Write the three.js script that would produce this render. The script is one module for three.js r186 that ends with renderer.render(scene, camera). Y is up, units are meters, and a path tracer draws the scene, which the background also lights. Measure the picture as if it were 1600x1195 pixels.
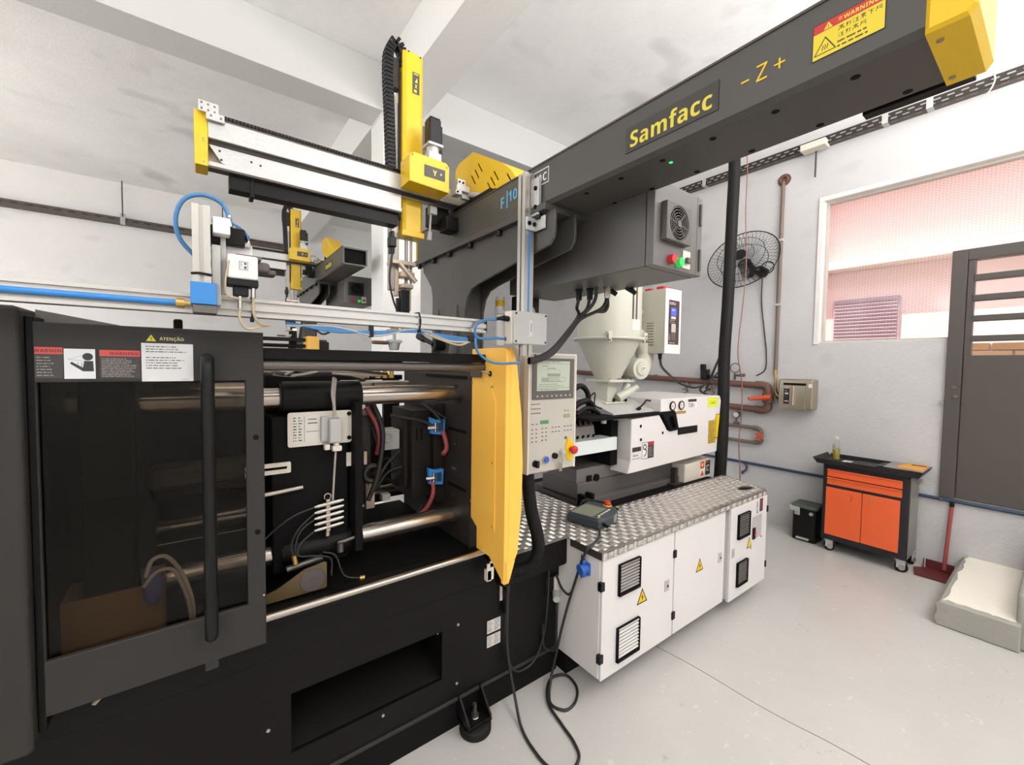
import * as THREE from 'three';
import { RoundedBoxGeometry } from 'three/addons/geometries/RoundedBoxGeometry.js';
import { mergeGeometries } from 'three/addons/utils/BufferGeometryUtils.js';
import { FontLoader } from 'three/addons/loaders/FontLoader.js';
import { TextGeometry } from 'three/addons/geometries/TextGeometry.js';
import { RectAreaLightUniformsLib } from 'three/addons/lights/RectAreaLightUniformsLib.js';

// ---------- camera, sky, sun, lights, exposure ----------
const scene = new THREE.Scene();
const renderer = new THREE.WebGLRenderer();
renderer.toneMapping = THREE.LinearToneMapping;
renderer.toneMappingExposure = 1.32;
renderer.shadowMap.enabled = true;
RectAreaLightUniformsLib.init();
const D2R = Math.PI / 180;
const camera = new THREE.PerspectiveCamera(2 * Math.atan(597.5 / 651) / D2R, 1600 / 1195, 0.05, 100);
{
  const yaw = 53.153 * D2R, pitch = -2.417 * D2R, roll = 0.79 * D2R;
  const f = new THREE.Vector3(Math.cos(yaw) * Math.cos(pitch), Math.sin(pitch), -Math.sin(yaw) * Math.cos(pitch));
  const r = f.clone().cross(new THREE.Vector3(0, 1, 0)).normalize(), u = r.clone().cross(f);
  const c = Math.cos(roll), s = Math.sin(roll);
  const r2 = r.clone().multiplyScalar(c).addScaledVector(u, s), u2 = u.clone().multiplyScalar(c).addScaledVector(r, -s);
  camera.matrixAutoUpdate = true;
  camera.position.set(0, 1.6, 0);
  camera.quaternion.setFromRotationMatrix(new THREE.Matrix4().makeBasis(r2, u2, f.clone().negate()));
}
scene.add(camera);
scene.background = new THREE.Color(0.92, 0.97, 1.05).multiplyScalar(1.9);
const sun = new THREE.DirectionalLight(0xfff2e0, 6);
sun.position.set(-6, 20, -3); sun.target.position.set(3, 0, 0); sun.castShadow = true; sun.shadow.radius = 1;
Object.assign(sun.shadow.camera, { left: -12, right: 12, top: 12, bottom: -12, near: 1, far: 50 });
scene.add(sun, sun.target);
const LAMPS = [[-0.7, 0.75, 11, 16, 0.95], [1.9, 1.45, 10, 60, 0.9], [-3.2, -1.6, 8, 26, 1.57], [-4.0, -5.4, 9, 36, 1.57], [3.4, 1.0, 6, 50, 0.9], [-1.6, 2.6, 8, 30, 1.57]];   // x, z, radiance down and up of the hanging fittings, tilt of the upper panel
const LAMP_W = 1.2, LAMP_D = 0.3, LAMP_Y = 3.05;

// ---------- helpers ----------
let seed = 7; const rnd = () => (seed = (seed * 16807) % 2147483647) / 2147483647;
const V = (x, y, z) => new THREE.Vector3(x, y, z);
const origins = new WeakMap(), used = {};
function numbered(n) { const k = used[n] = (used[n] ?? -1) + 1; return k ? n + '_' + String(k).padStart(3, '0') : n; }
function tag(o, label, category, group, kind) {
  if (label) o.userData.label = label; if (category) o.userData.category = category;
  if (group) o.userData.group = group; if (kind) o.userData.kind = kind; return o;
}
function thing(name, label, category, p = [0, 0, 0], group) {
  const o = new THREE.Group(); o.name = numbered(name); o.position.set(...p); origins.set(o, V(...p)); scene.add(o);
  return tag(o, label, category, group);
}
const org = (p) => origins.get(p) ?? V(0, 0, 0);
function fix(g, uv = true) {
  const keep = g.userData.keepUV;
  if (g.index) g = g.toNonIndexed();
  for (const k of Object.keys(g.attributes)) if (!['position', 'normal', 'uv'].includes(k)) g.deleteAttribute(k);
  const P = g.attributes.position, n = P.count;
  if (!keep || !g.attributes.uv) {
    const U = new Float32Array(n * 2), a = V(), b = V(), c = V();
    for (let i = 0; i < n; i += 3) {
      a.fromBufferAttribute(P, i); b.fromBufferAttribute(P, i + 1); c.fromBufferAttribute(P, i + 2);
      const m = b.clone().sub(a).cross(c.clone().sub(a)), ax = Math.abs(m.x), ay = Math.abs(m.y), az = Math.abs(m.z);
      const q = ay >= ax && ay >= az ? (v) => [v.x, v.z] : ax >= az ? (v) => [v.z, v.y] : (v) => [v.x, v.y];
      [a, b, c].forEach((v, j) => { const t = q(v); U[(i + j) * 2] = t[0]; U[(i + j) * 2 + 1] = t[1]; });
    }
    g.setAttribute('uv', new THREE.BufferAttribute(U, 2));
  }
  g.morphAttributes = {}; return g;
}
const flat = (a) => a.flat(9);
// geometries come in room coordinates; they are stored relative to the base of the thing they belong to
function part(parent, name, geoms, mat, label) {
  const g = mergeGeometries(flat([geoms]).map((x) => fix(x)), false), o = org(parent);
  g.translate(-o.x, -o.y, -o.z);
  const m = new THREE.Mesh(g, mat); m.name = parent === scene ? numbered(name) : name; m.castShadow = m.receiveShadow = true;
  origins.set(m, o); parent.add(m); if (label) m.userData.label = label; return m;
}
function struct(name, geoms, mat, parent = scene) { const m = part(parent, name, geoms, mat); if (parent === scene) m.userData.kind = 'structure'; return m; }
function solo(name, geoms, mat, label, category, group) {                 // a thing that is one mesh
  const t = part(scene, name, geoms, mat); return tag(t, label, category, group);
}
function at(parent, name, geo, mat, spots, rot) {                          // alike small pieces sharing one geometry
  const g = fix(geo.clone()), o = org(parent);
  return spots.map((p) => { const m = new THREE.Mesh(g, mat); m.name = name; m.position.set(p[0] - o.x, p[1] - o.y, p[2] - o.z); if (rot) m.rotation.set(...rot); m.castShadow = m.receiveShadow = true; parent.add(m); return m; });
}
function box(x0, x1, y0, y1, z0, z1, r = 0.003) {
  const w = Math.abs(x1 - x0), h = Math.abs(y1 - y0), d = Math.abs(z1 - z0); r = Math.min(r, Math.min(w, h, d) * 0.4);
  const g = r > 0.0004 ? new RoundedBoxGeometry(w, h, d, 1, r) : new THREE.BoxGeometry(w, h, d);
  return g.translate((x0 + x1) / 2, (y0 + y1) / 2, (z0 + z1) / 2);
}
function cyl(a, b, r, r2 = r, n = 20, open = false) {
  const A = V(...a), B = V(...b), d = B.clone().sub(A), g = new THREE.CylinderGeometry(r2, r, d.length(), n, 1, open);
  g.applyQuaternion(new THREE.Quaternion().setFromUnitVectors(V(0, 1, 0), d.normalize()));
  return g.translate((a[0] + b[0]) / 2, (a[1] + b[1]) / 2, (a[2] + b[2]) / 2);
}
function tube(pts, r, seg = 0, n = 8, tension = 0.5) {
  return new THREE.TubeGeometry(new THREE.CatmullRomCurve3(pts.map((p) => V(...p)), false, 'centripetal', tension), seg || pts.length * 7, r, n, false);
}
function poly(pts, axis, a, b, holes = [], bevel = 0) {                    // axis x: (z,y)  axis y: (x,z)  axis z: (x,y)
  const m = axis === 'x' ? (p) => new THREE.Vector2(-p[0], p[1]) : axis === 'y' ? (p) => new THREE.Vector2(p[0], -p[1]) : (p) => new THREE.Vector2(p[0], p[1]);
  const s = new THREE.Shape(pts.map(m)); for (const h of holes) s.holes.push(new THREE.Path(h.map(m)));
  const g = new THREE.ExtrudeGeometry(s, bevel ? { depth: b - a - 2 * bevel, bevelEnabled: true, bevelSize: bevel, bevelOffset: -bevel, bevelThickness: bevel, bevelSegments: 1 } : { depth: b - a, bevelEnabled: false });
  if (bevel) g.translate(0, 0, bevel);
  g.translate(0, 0, a);
  if (axis === 'x') g.rotateY(Math.PI / 2); if (axis === 'y') g.rotateX(-Math.PI / 2);
  return g;
}
const rect = (u0, u1, v0, v1) => [[u0, v0], [u1, v0], [u1, v1], [u0, v1]];
function rrect(u0, u1, v0, v1, r, n = 4) {
  const o = []; for (const [cx, cy, a0] of [[u1 - r, v1 - r, 0], [u0 + r, v1 - r, 90], [u0 + r, v0 + r, 180], [u1 - r, v0 + r, 270]])
    for (let i = 0; i <= n; i++) { const a = (a0 + 90 * i / n) * D2R; o.push([cx + r * Math.cos(a), cy + r * Math.sin(a)]); }
  return o;
}
const circ = (u, v, r, n = 16) => Array.from({ length: n }, (_, i) => [u + r * Math.cos(i / n * 2 * Math.PI), v + r * Math.sin(i / n * 2 * Math.PI)]);
function lathe(pts, x, y, z, n = 32) { return new THREE.LatheGeometry(pts.map((p) => new THREE.Vector2(p[0], p[1])), n).translate(x, y, z); }
function torus(c, R, r, axis = 'y', n = 32) { const g = new THREE.TorusGeometry(R, r, 6, n); if (axis === 'y') g.rotateX(Math.PI / 2); if (axis === 'x') g.rotateY(Math.PI / 2); return g.translate(...c); }
function decal(c, w, h, face, turn = 0) {                                   // a printed sticker: face +z, -x, +y, +x
  const g = new THREE.PlaneGeometry(w, h); g.userData.keepUV = true; if (turn) g.rotateZ(turn);
  if (face === '-x') g.rotateY(-Math.PI / 2); if (face === '+x') g.rotateY(Math.PI / 2); if (face === '+y') g.rotateX(-Math.PI / 2);
  return g.translate(...c);
}
// ---------- textures ----------
function canvasTex(w, h, draw) {
  const c = document.createElement('canvas'); c.width = w; c.height = h; const x = c.getContext('2d'); draw(x, w, h);
  const t = new THREE.CanvasTexture(c); t.colorSpace = THREE.SRGBColorSpace; t.anisotropy = 8; return t;
}
function noiseGrid(n, seedv) { let s = seedv; const r = () => (s = (s * 16807) % 2147483647) / 2147483647; return Float32Array.from({ length: n * n }, r); }
function tileNoise(n, sd) {
  const g = noiseGrid(n, sd), sm = (t) => t * t * (3 - 2 * t);
  return (u, v) => { u = (u - Math.floor(u)) * n; v = (v - Math.floor(v)) * n; const i = Math.floor(u) % n, j = Math.floor(v) % n, a = sm(u - Math.floor(u)), b = sm(v - Math.floor(v)), i1 = (i + 1) % n, j1 = (j + 1) % n;
    return (g[j * n + i] * (1 - a) + g[j * n + i1] * a) * (1 - b) + (g[j1 * n + i] * (1 - a) + g[j1 * n + i1] * a) * b; };
}
function dataTex(size, fn, rep, srgb = true) {
  const d = new Uint8Array(size * size * 4);
  for (let j = 0; j < size; j++) for (let i = 0; i < size; i++) { const c = fn(i / size, j / size), k = (j * size + i) * 4; for (let q = 0; q < 3; q++) d[k + q] = Math.max(0, Math.min(255, c[q] ?? c[0])); d[k + 3] = 255; }
  const t = new THREE.DataTexture(d, size, size); t.wrapS = t.wrapT = THREE.RepeatWrapping; t.magFilter = THREE.LinearFilter; t.minFilter = THREE.LinearMipmapLinearFilter; t.generateMipmaps = true;
  if (srgb) t.colorSpace = THREE.SRGBColorSpace; t.repeat.set(rep, rep); t.needsUpdate = true; return t;
}
const N4 = tileNoise(4, 11), N9 = tileNoise(9, 23), N20 = tileNoise(20, 37), N60 = tileNoise(60, 51), N160 = tileNoise(160, 71);
const fb = (u, v) => 0.4 * N4(u, v) + 0.27 * N9(u, v) + 0.17 * N20(u, v) + 0.1 * N60(u, v) + 0.06 * N160(u, v);
const ramp = (x, a, b) => Math.max(0, Math.min(1, (x - a) / (b - a)));
const plasterTex = dataTex(1024, (u, v) => { const f = fb(u, v), s = ramp(N9(u * 1 + 0.3, v * 3 + 0.1) * N20(u, v), 0.42, 0.7); const k = 236 + 14 * (f - 0.5) - 9 * s; return [k + 1, k - 1, k - 3]; }, 1 / 3.1);
const plasterBump = dataTex(1024, (u, v) => [255 * (0.3 * N20(u, v) + 0.3 * N60(u, v) + 0.4 * N160(u, v))], 1 / 1.7, false);
const ceilTex = dataTex(1024, (u, v) => { const f = fb(u + 0.37, v + 0.21), s = ramp(N4(u * 2, v) * N20(u, v * 1), 0.35, 0.75); const k = 250 + 24 * (f - 0.5) - 26 * s; return [k, k, k - 1]; }, 1 / 3.7);
const floorTex = dataTex(1024, (u, v) => { const f = fb(u + 0.6, v + 0.4), s = ramp(N160(u, v) * N60(u + 0.2, v), 0.62, 0.8), l = ramp(N160(v, u + 0.5) * N20(u, v), 0.76, 0.84); const k = 188 + 12 * (f - 0.5) - 16 * l + 12 * s; return [k + 1, k - 2, k - 7]; }, 1 / 2.3);
const floorBump = dataTex(1024, (u, v) => [90 + 40 * N20(u, v) + 165 * ramp(N160(u, v) * N60(u + 0.2, v), 0.6, 0.8)], 1 / 2.3, false);
const brushTex = dataTex(512, (u, v) => { const k = 224 + 10 * (N4(u, v) - 0.5) + 8 * (N160(u * 0.3, v) - 0.5) + 6 * (N60(u, v) - 0.5); return [k, k, k]; }, 2);
const screenTex = dataTex(256, (u, v) => { const p = Math.hypot((u * 16) % 1 - 0.5, (v * 16 + 0.5 * (Math.floor(u * 16) % 2)) % 1 - 0.5); const k = p < 0.18 ? 230 : 252; return [k, k - 3, k - 2]; }, 1 / 0.34);
// ---------- materials ----------
function M(hex, rough = 0.5, metal = 0, o = {}) { return new THREE.MeshPhysicalMaterial({ color: hex, roughness: rough, metalness: metal, ...o }); }
const m = {
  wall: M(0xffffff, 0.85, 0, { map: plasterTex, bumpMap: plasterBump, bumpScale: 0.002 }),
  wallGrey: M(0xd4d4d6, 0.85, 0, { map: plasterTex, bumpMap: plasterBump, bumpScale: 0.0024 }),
  ceil: M(0xffffff, 0.9, 0, { map: ceilTex, bumpMap: plasterBump, bumpScale: 0.002 }),
  beamPaint: M(0xf6f5f2, 0.8, 0, { bumpMap: plasterBump, bumpScale: 0.001 }),
  floor: M(0xffffff, 0.3, 0, { map: floorTex, bumpMap: floorBump, bumpScale: 0.0012 }),
  black: M(0x110f0e, 0.42, 0, { specularIntensity: 0.35 }), blackMatte: M(0x100f0f, 0.75, 0, { specularIntensity: 0.3 }), plastic: M(0x0f0f10, 0.4, 0, { specularIntensity: 0.6 }), rubber: M(0x141313, 0.6, 0, { specularIntensity: 0.5 }),
  gate: M(0x32302e, 0.5, 0, { specularIntensity: 0.5 }), robot: M(0x4d4b48, 0.36, 0, { specularIntensity: 0.7 }), robotLight: M(0x66625f, 0.4, 0, { specularIntensity: 0.8 }), cutEdge: M(0x4c413b, 0.5),
  yellow: M(0xe4ba12, 0.4), amber: M(0xffc452, 0.4), white: M(0xdfdad7, 0.35), cream: M(0xd9d1c2, 0.42), dryer: M(0xc4c2b4, 0.4),
  panelGrey: M(0xb9b3a8, 0.45), panelDark: M(0x5d5753, 0.5), lightGrey: M(0xb4b3ae, 0.5),
  alu: M(0xb9b5ae, 0.36, 0.85), zinc: M(0xd6d6d4, 0.45, 0.4, { map: brushTex }), steel: M(0xb4aaa0, 0.22, 0.95), steelDark: M(0x6e6863, 0.4, 0.8), chrome: M(0xc2bdb6, 0.2, 1),
  tread: M(0xa8a39c, 0.4, 0.85), treadBar: M(0xefece7, 0.2, 0.95),
  iron: M(0x3a3430, 0.55, 0.2, { specularIntensity: 0.5 }), mould: M(0x302c29, 0.45, 0.4, { specularIntensity: 0.6 }), brownTray: M(0x5c524d, 0.6, 0.1), pipe: M(0x6b4c40, 0.5), pipeThin: M(0x76665a, 0.5), cartBlank: M(0x2a2829, 0.45), darkRod: M(0x43403d, 0.4, 0.2),
  blue: M(0x2f7fc4, 0.4), blueHose: M(0x3f79aa, 0.35), navy: M(0x2c4058, 0.5), clampBlue: M(0x3f8ed6, 0.4), red: M(0xc3272b, 0.4), redHose: M(0x9e4844, 0.45), orange: M(0xe2612c, 0.45), green: M(0x28c455, 0.35, 0, { emissive: 0x18d050, emissiveIntensity: 0.35 }),
  cable: M(0xaea79d, 0.55), cableDark: M(0x262424, 0.5), beigeTube: M(0xb7a687, 0.45), brass: M(0xc7a45c, 0.3, 0.8), handleRed: M(0xd4532e, 0.4),
  glassDark: M(0xd2cec8, 0.02, 0, { transmission: 1, thickness: 0, ior: 1.4, specularIntensity: 0.35 }), glass: M(0xffffff, 0.02, 0, { transmission: 1, thickness: 0, ior: 1.45 }),
  screenPane: M(0xffffff, 0.1, 0, { map: screenTex, transmission: 1, thickness: 0, ior: 1.4 }),
  amberPlate: M(0x6e5c3a, 0.3, 0, { transmission: 0.3, thickness: 0 }),
  door: M(0x4e4844, 0.5), pink: M(0xf8e1dc, 0.9), shutter: M(0xb9a6ae, 0.7), brick: M(0xd9ae80, 0.85), brick2: M(0xcf9a68, 0.85), mortar: M(0xe8ddd0, 0.9),
  concrete: M(0x9c9a92, 0.85, 0, { bumpMap: plasterBump, bumpScale: 0.003 }), stepPaint: M(0xe9e2d6, 0.7, 0, { bumpMap: plasterBump, bumpScale: 0.004 }),
  cart: M(0x28262a, 0.45, 0, { specularIntensity: 0.6 }), cartOrange: M(0xea6330, 0.42), cartSide: M(0x8f8a85, 0.4, 0.2), wood: M(0xd99a45, 0.6), maroon: M(0x5c2020, 0.45), dispenser: M(0xa59a86, 0.3, 0.7), copperTint: M(0xb9a795, 0.35, 0.5),
  lamp: M(0xffffff, 0.5, 0, { emissive: 0xffffff, emissiveIntensity: 3 }), lampBody: M(0xf0f0f0, 0.5),
  bottlePlastic: M(0xf3f6ee, 0.08, 0, { transmission: 0.95, thickness: 0 }), oil: M(0xd8c417, 0.1, 0, { transmission: 0.6, thickness: 0 }), card: M(0x7a5a38, 0.8), purple: M(0x6a64a0, 0.3, 0, { transmission: 0.4, thickness: 0 }),
};
const pic = (w, h, draw, rough = 0.5, extra = {}) => M(0xffffff, rough, 0, { map: canvasTex(w, h, draw), ...extra });
const fillText = (x, s, px, py, font, col, align = 'left') => { x.fillStyle = col; x.font = font; x.textAlign = align; x.textBaseline = 'middle'; x.fillText(s, px, py); };
function lines(x, x0, y0, w, n, dy, h, col, sd = 3) { let s = sd; const r = () => (s = (s * 16807) % 2147483647) / 2147483647; x.fillStyle = col; for (let i = 0; i < n; i++) { let p = x0; const end = x0 + w * (0.7 + 0.3 * r()); while (p < end) { const q = 4 + r() * h * 5; x.fillRect(p, y0 + i * dy, Math.min(q, end - p), h); p += q + h * 0.8; } } }
function tri(x, cx, cy, s, fill, stroke, lw) { x.beginPath(); x.moveTo(cx, cy - s); x.lineTo(cx + s * 1.05, cy + s * 0.8); x.lineTo(cx - s * 1.05, cy + s * 0.8); x.closePath(); x.fillStyle = fill; x.fill(); if (stroke) { x.strokeStyle = stroke; x.lineWidth = lw; x.lineJoin = 'round'; x.stroke(); } }
const thin = await new FontLoader().loadAsync('fonts/droid/droid_sans_regular.typeface.json');
const font = await new FontLoader().loadAsync('fonts/droid/droid_sans_bold.typeface.json');
function letters(s, size, c, face, depth = 0.0008, f = font) {                          // flat raised print, starts at c
  const g = new TextGeometry(s, { font: f, size, depth, curveSegments: 4 });
  if (face === '-x') g.rotateY(-Math.PI / 2);
  return g.translate(...c);
}
const boltTex = (x, w, h, bg) => { x.fillStyle = bg; x.fillRect(0, 0, w, h); };
const hazard = pic(128, 128, (x) => { x.fillStyle = '#ece6e2'; x.fillRect(0, 0, 128, 128); tri(x, 64, 72, 58, '#e8c21d', '#2a251c', 7); x.fillStyle = '#231f18'; x.beginPath(); x.moveTo(70, 40); x.lineTo(50, 80); x.lineTo(64, 78); x.lineTo(56, 106); x.lineTo(80, 70); x.lineTo(66, 72); x.closePath(); x.fill(); });
// ---------- the room ----------
const XR = 4.75, ZB = -8.95, HC = 4.34, XL = -4.6, ZF = 3.6;
struct('floor', [box(XL - 0.2, XR + 0.2, -0.1, 0, ZB - 0.2, ZF + 0.2, 0)], m.floor);
struct('ceiling', [box(XL - 0.2, XR + 0.2, HC, HC + 0.15, ZB - 0.2, ZF + 0.2, 0)], m.ceil);
struct('wall_back', [box(XL - 0.2, XR + 0.2, 0, HC, ZB - 0.2, ZB, 0)], m.wall);
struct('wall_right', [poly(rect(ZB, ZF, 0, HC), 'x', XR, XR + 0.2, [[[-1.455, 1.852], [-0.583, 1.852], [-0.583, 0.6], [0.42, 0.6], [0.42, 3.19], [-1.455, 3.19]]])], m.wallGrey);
struct('wall_left', [poly(rect(ZB, ZF, 0, HC), 'x', XL - 0.2, XL, [rect(-8.2, -2.4, 0.02, 3.7)])], m.wall);
struct('wall_front', [poly(rect(XL, XR, 0, HC), 'z', ZF, ZF + 0.2, [rect(-3.6, -1.2, 1.7, 3.3), rect(1.2, 3.8, 1.7, 3.3)])], m.wall);
struct('ceiling_beam', [box(XL, XR, 3.92, HC, -4.2, -3.88, 0.004)], M(0xd6d6d4, 0.85, 0, { bumpMap: plasterBump, bumpScale: 0.001 }));
struct('ceiling_beam', [box(1.38, 1.725, 3.91, HC, ZB, ZF, 0.004)], m.beamPaint);
struct('column', [box(1.392, 1.77, 0, 3.92, -4.24, -3.895, 0.006)], m.beamPaint);
{ // floor saw cut, hairline deep
  struct('floor_joint', [tube([[2.06, 0.0003, -2.3], [2.072, 0.0003, -1.35], [2.1, 0.0003, -1.0], [2.115, 0.0003, -0.7], [2.15, 0.0003, -0.42], [2.2, 0.0003, 0.6]].flatMap((p, i, a) => i < a.length - 1 ? [p, [(p[0] + a[i + 1][0]) / 2 + 0.006 * (i % 2 ? 1 : -1), p[1], (p[2] + a[i + 1][2]) / 2]] : [p]), 0.0014, 120, 4)], m.iron);
}
// window in the right wall: reveal trim, pane, and the yard behind
struct('trim_1', [box(XR - 0.012, XR + 0.1, 3.184, 3.225, -1.49, 0.5, 0.003), box(XR - 0.012, XR + 0.1, 1.835, 3.184, -1.49, -1.449, 0.003), box(XR + 0.001, XR + 0.1, 1.846, 1.855, -1.449, -0.585, 0.001)], m.white);
struct('window_1', [box(XR + 0.06, XR + 0.1, 1.852, 3.19, -1.455, -1.43, 0.003), box(XR + 0.06, XR + 0.1, 3.165, 3.19, -1.43, 0.42, 0.003), box(XR + 0.06, XR + 0.1, 1.852, 1.872, -1.43, -0.583, 0.003)], m.panelGrey);
{
  const w = scene.getObjectByName('window_1');
  part(w, 'pane', [box(XR + 0.075, XR + 0.081, 2.535, 3.165, -1.43, 0.42, 0), box(XR + 0.075, XR + 0.081, 1.872, 2.535, -1.43, -0.584, 0)], m.screenPane);
}
struct('yard_ground', [box(-14, XL - 0.2, -0.1, 0.0, -14, 8, 0)], m.concrete);
struct('yard_ground', [box(XR + 0.2, 9, 0.3, 0.5, -9, 6, 0)], m.concrete);
{
  const b = thing('neighbour_building', 'pink painted building seen through the mesh window, with a lilac louvred shutter', 'building', [7.6, 0.5, -1]);
  part(b, 'wall', [box(7.5, 7.8, 0.5, 6.5, -9, 6, 0)], m.pink);
  part(b, 'ledge', [box(7.2, 7.5, 3.0, 3.12, -9, 6, 0.01)], m.mortar); part(b, 'eave', [box(7.0, 7.6, 4.1, 4.3, -9, 6, 0.01)], m.pink);
  const sh = part(b, 'shutter', [box(7.44, 7.5, 1.7, 2.6, -2.1, -1.38, 0.01)], m.shutter);
  at(sh, 'slat', new THREE.BoxGeometry(0.03, 0.028, 0.68).rotateZ(0.5), m.shutter, Array.from({ length: 18 }, (_, i) => [7.43, 1.74 + i * 0.048, -1.74]));
  part(b, 'downpipe', [cyl([7.44, 0.5, -2.32], [7.44, 6, -2.32], 0.05, 0.05, 12)], m.orange);
}
{
  const g = thing('garden_wall', 'low wall of pale tan bricks seen through the lowest door louvre', 'wall', [6.1, 0.5, -0.3]);
  part(g, 'mortar', [box(6.03, 6.15, 0.5, 1.86, -1.6, 1.2, 0)], m.mortar);
  const B = new RoundedBoxGeometry(0.12, 0.07, 0.27, 1, 0.006);
  for (let r = 0; r < 7; r++) at(g, 'brick', B, r % 2 ? m.brick : m.brick2, Array.from({ length: 9 }, (_, i) => [6.06 - 0.004 * ((i * 7 + r) % 3), 1.37 + r * 0.078, -1.45 + i * 0.285 + (r % 2) * 0.14]));
}
// door with louvres
{
  const d = new THREE.Group(); d.name = 'door_1'; d.userData.kind = 'structure'; d.position.set(XR, 0.6, -0.1); origins.set(d, V(XR, 0.6, -0.1)); scene.add(d);
  part(d, 'door_frame', [box(XR - 0.03, XR + 0.07, 0.6, 2.535, -0.583, -0.497, 0.004), box(XR - 0.03, XR + 0.07, 2.45, 2.535, -0.497, 0.44, 0.004), box(XR - 0.03, XR + 0.07, 0.6, 2.45, 0.36, 0.44, 0.004)], m.door);
  part(d, 'door_leaf', [box(XR - 0.02, XR + 0.03, 0.605, 1.722, -0.492, 0.355, 0.004), box(XR - 0.022, XR + 0.04, 1.722, 2.45, -0.494, -0.455, 0.003), box(XR - 0.022, XR + 0.04, 1.722, 2.45, 0.315, 0.355, 0.003)], m.door);
  const bar = new RoundedBoxGeometry(0.07, 0.045, 0.78, 1, 0.004);
  at(d, 'slat', bar, m.door, [2.312, 2.158, 2.003, 1.85].map((y) => [XR + 0.005, y, -0.07]));
  part(d, 'pane', [box(XR + 0.022, XR + 0.026, 1.722, 2.45, -0.455, 0.315, 0)], m.glass);
  at(d, 'lock', new THREE.CylinderGeometry(0.017, 0.019, 0.012, 20).rotateZ(Math.PI / 2), m.steelDark, [[XR - 0.034, 1.475, -0.53], [XR - 0.034, 1.405, -0.52]]);
  part(d, 'latch_pin', [cyl([XR - 0.03, 1.35, -0.592], [XR - 0.05, 1.35, -0.592], 0.014, 0.012, 12)], m.chrome);
}
// concrete steps to the door
{
  const jag = [[-0.44, 0], [-0.455, 0.05], [-0.442, 0.09], [-0.448, 0.13], [-0.425, 0.158], [-0.1, 0.16], [-0.1, 0]];
  const s1 = struct('step_1', [poly(jag, 'x', 3.70, XR, [], 0.008)], m.concrete);
  const e = []; for (let i = 0; i <= 16; i++) e.push([3.712 + 0.02 * Math.abs(Math.sin(i * 2.3)) + 0.02 * rnd(), -0.415 + i * 0.0185]);
  for (let i = 0; i <= 8; i++) e.push([XR - 0.002 - 0 * i, -0.11 - i * 0.001]);
  e.push([XR - 0.002, -0.40]); for (let i = 1; i < 14; i++) e.push([XR - i * 0.072, -0.418 + 0.02 * rnd()]);
  part(s1, 'paint_layer', [poly(e, 'y', 0.159, 0.164)], m.stepPaint);
  struct('step_2', [box(3.74, XR, 0, 0.33, -0.122, 0.5, 0.02)], m.concrete);
  struct('door_sill', [box(4.4, XR, 0, 0.56, -0.05, 0.5, 0.012)], m.concrete);
}
// hanging lamp fittings behind and beside the camera, open above and below
for (const [x, z, L, U, tilt] of LAMPS) {
  const t = thing('hanging_lamp', 'flat white hanging lamp fitting out of the picture above the aisle', 'lamp', [x, LAMP_Y, z], 'hanging lamp fittings');
  part(t, 'housing', [box(x - LAMP_W / 2, x + LAMP_W / 2, LAMP_Y - 0.03, LAMP_Y + 0.03, z - LAMP_D / 2, z + LAMP_D / 2, 0.005)], m.lampBody);
  for (const s of [-0.5, 0.5]) part(t, 'hanger', [cyl([x + s, LAMP_Y + 0.03, z + 0.13], [x + s, HC, z + 0.13], 0.006, 0.006, 8)], m.lampBody);
  for (const [y, I, rx] of [[LAMP_Y - 0.034, L, -Math.PI / 2], [LAMP_Y + 0.15, U, tilt]]) {
    part(t, 'diffuser', [new THREE.BoxGeometry(LAMP_W - 0.02, LAMP_D - 0.02, 0.004).rotateX(rx).translate(x, y, z)], m.lamp);
    const l = new THREE.RectAreaLight(0xfffcf9, I, LAMP_W, LAMP_D); l.position.set(x, y + 0.01 * Math.sin(rx), z - 0.01 * Math.cos(rx)); l.rotation.x = rx; scene.add(l);
  }
}
// ---------- cable trays ----------
{ // right wall
  const t = thing('cable_tray', 'dark slotted cable tray along the right wall behind the robot beam', 'cable tray', [4.7, 3.685, -3]);
  const z0 = -8.6, z1 = 1.2, hs = [], hb = [];
  for (let z = z0 + 0.04; z < z1 - 0.05; z += 0.075) { hs.push(rrect(z, z + 0.042, 3.7, 3.711, 0.004, 2), rrect(z + 0.03, z + 0.072, 3.728, 3.739, 0.004, 2)); hb.push(rrect(4.69, 4.7, z, z + 0.042, 0.004, 2)); }
  part(t, 'side', [poly(rect(z0, z1, 3.685, 3.758), 'x', 4.665, 4.667, hs)], m.iron);
  part(t, 'base', [poly(rect(4.665, 4.748, z0, z1), 'y', 3.685, 3.687, hb)], m.brownTray);
  for (const z of [-1.02, -0.75, -2.6, -5]) part(t, 'clip', [box(4.658, 4.748, 3.68, 3.685, z - 0.02, z + 0.02, 0.001), box(4.66, 4.665, 3.68, 3.77, z - 0.02, z + 0.02, 0.001)], m.lightGrey);
  part(t, 'junction', [box(4.6, 4.72, 3.66, 3.72, -1.62, -1.42, 0.004)], m.cream);
  part(t, 'drop_rod', [cyl([4.7, 3.68, -1.52], [4.7, 3.42, -1.52], 0.008, 0.008, 8)], m.darkRod);
  const tie = solo('cable_tie', [tube([[4.66, 3.775, -0.42], [4.655, 3.72, -0.41], [4.66, 3.66, -0.43], [4.68, 3.65, -0.45]], 0.005)], m.cream, 'white cable tie looped round the right wall tray past the yellow beam cap', 'cable tie');
}
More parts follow.
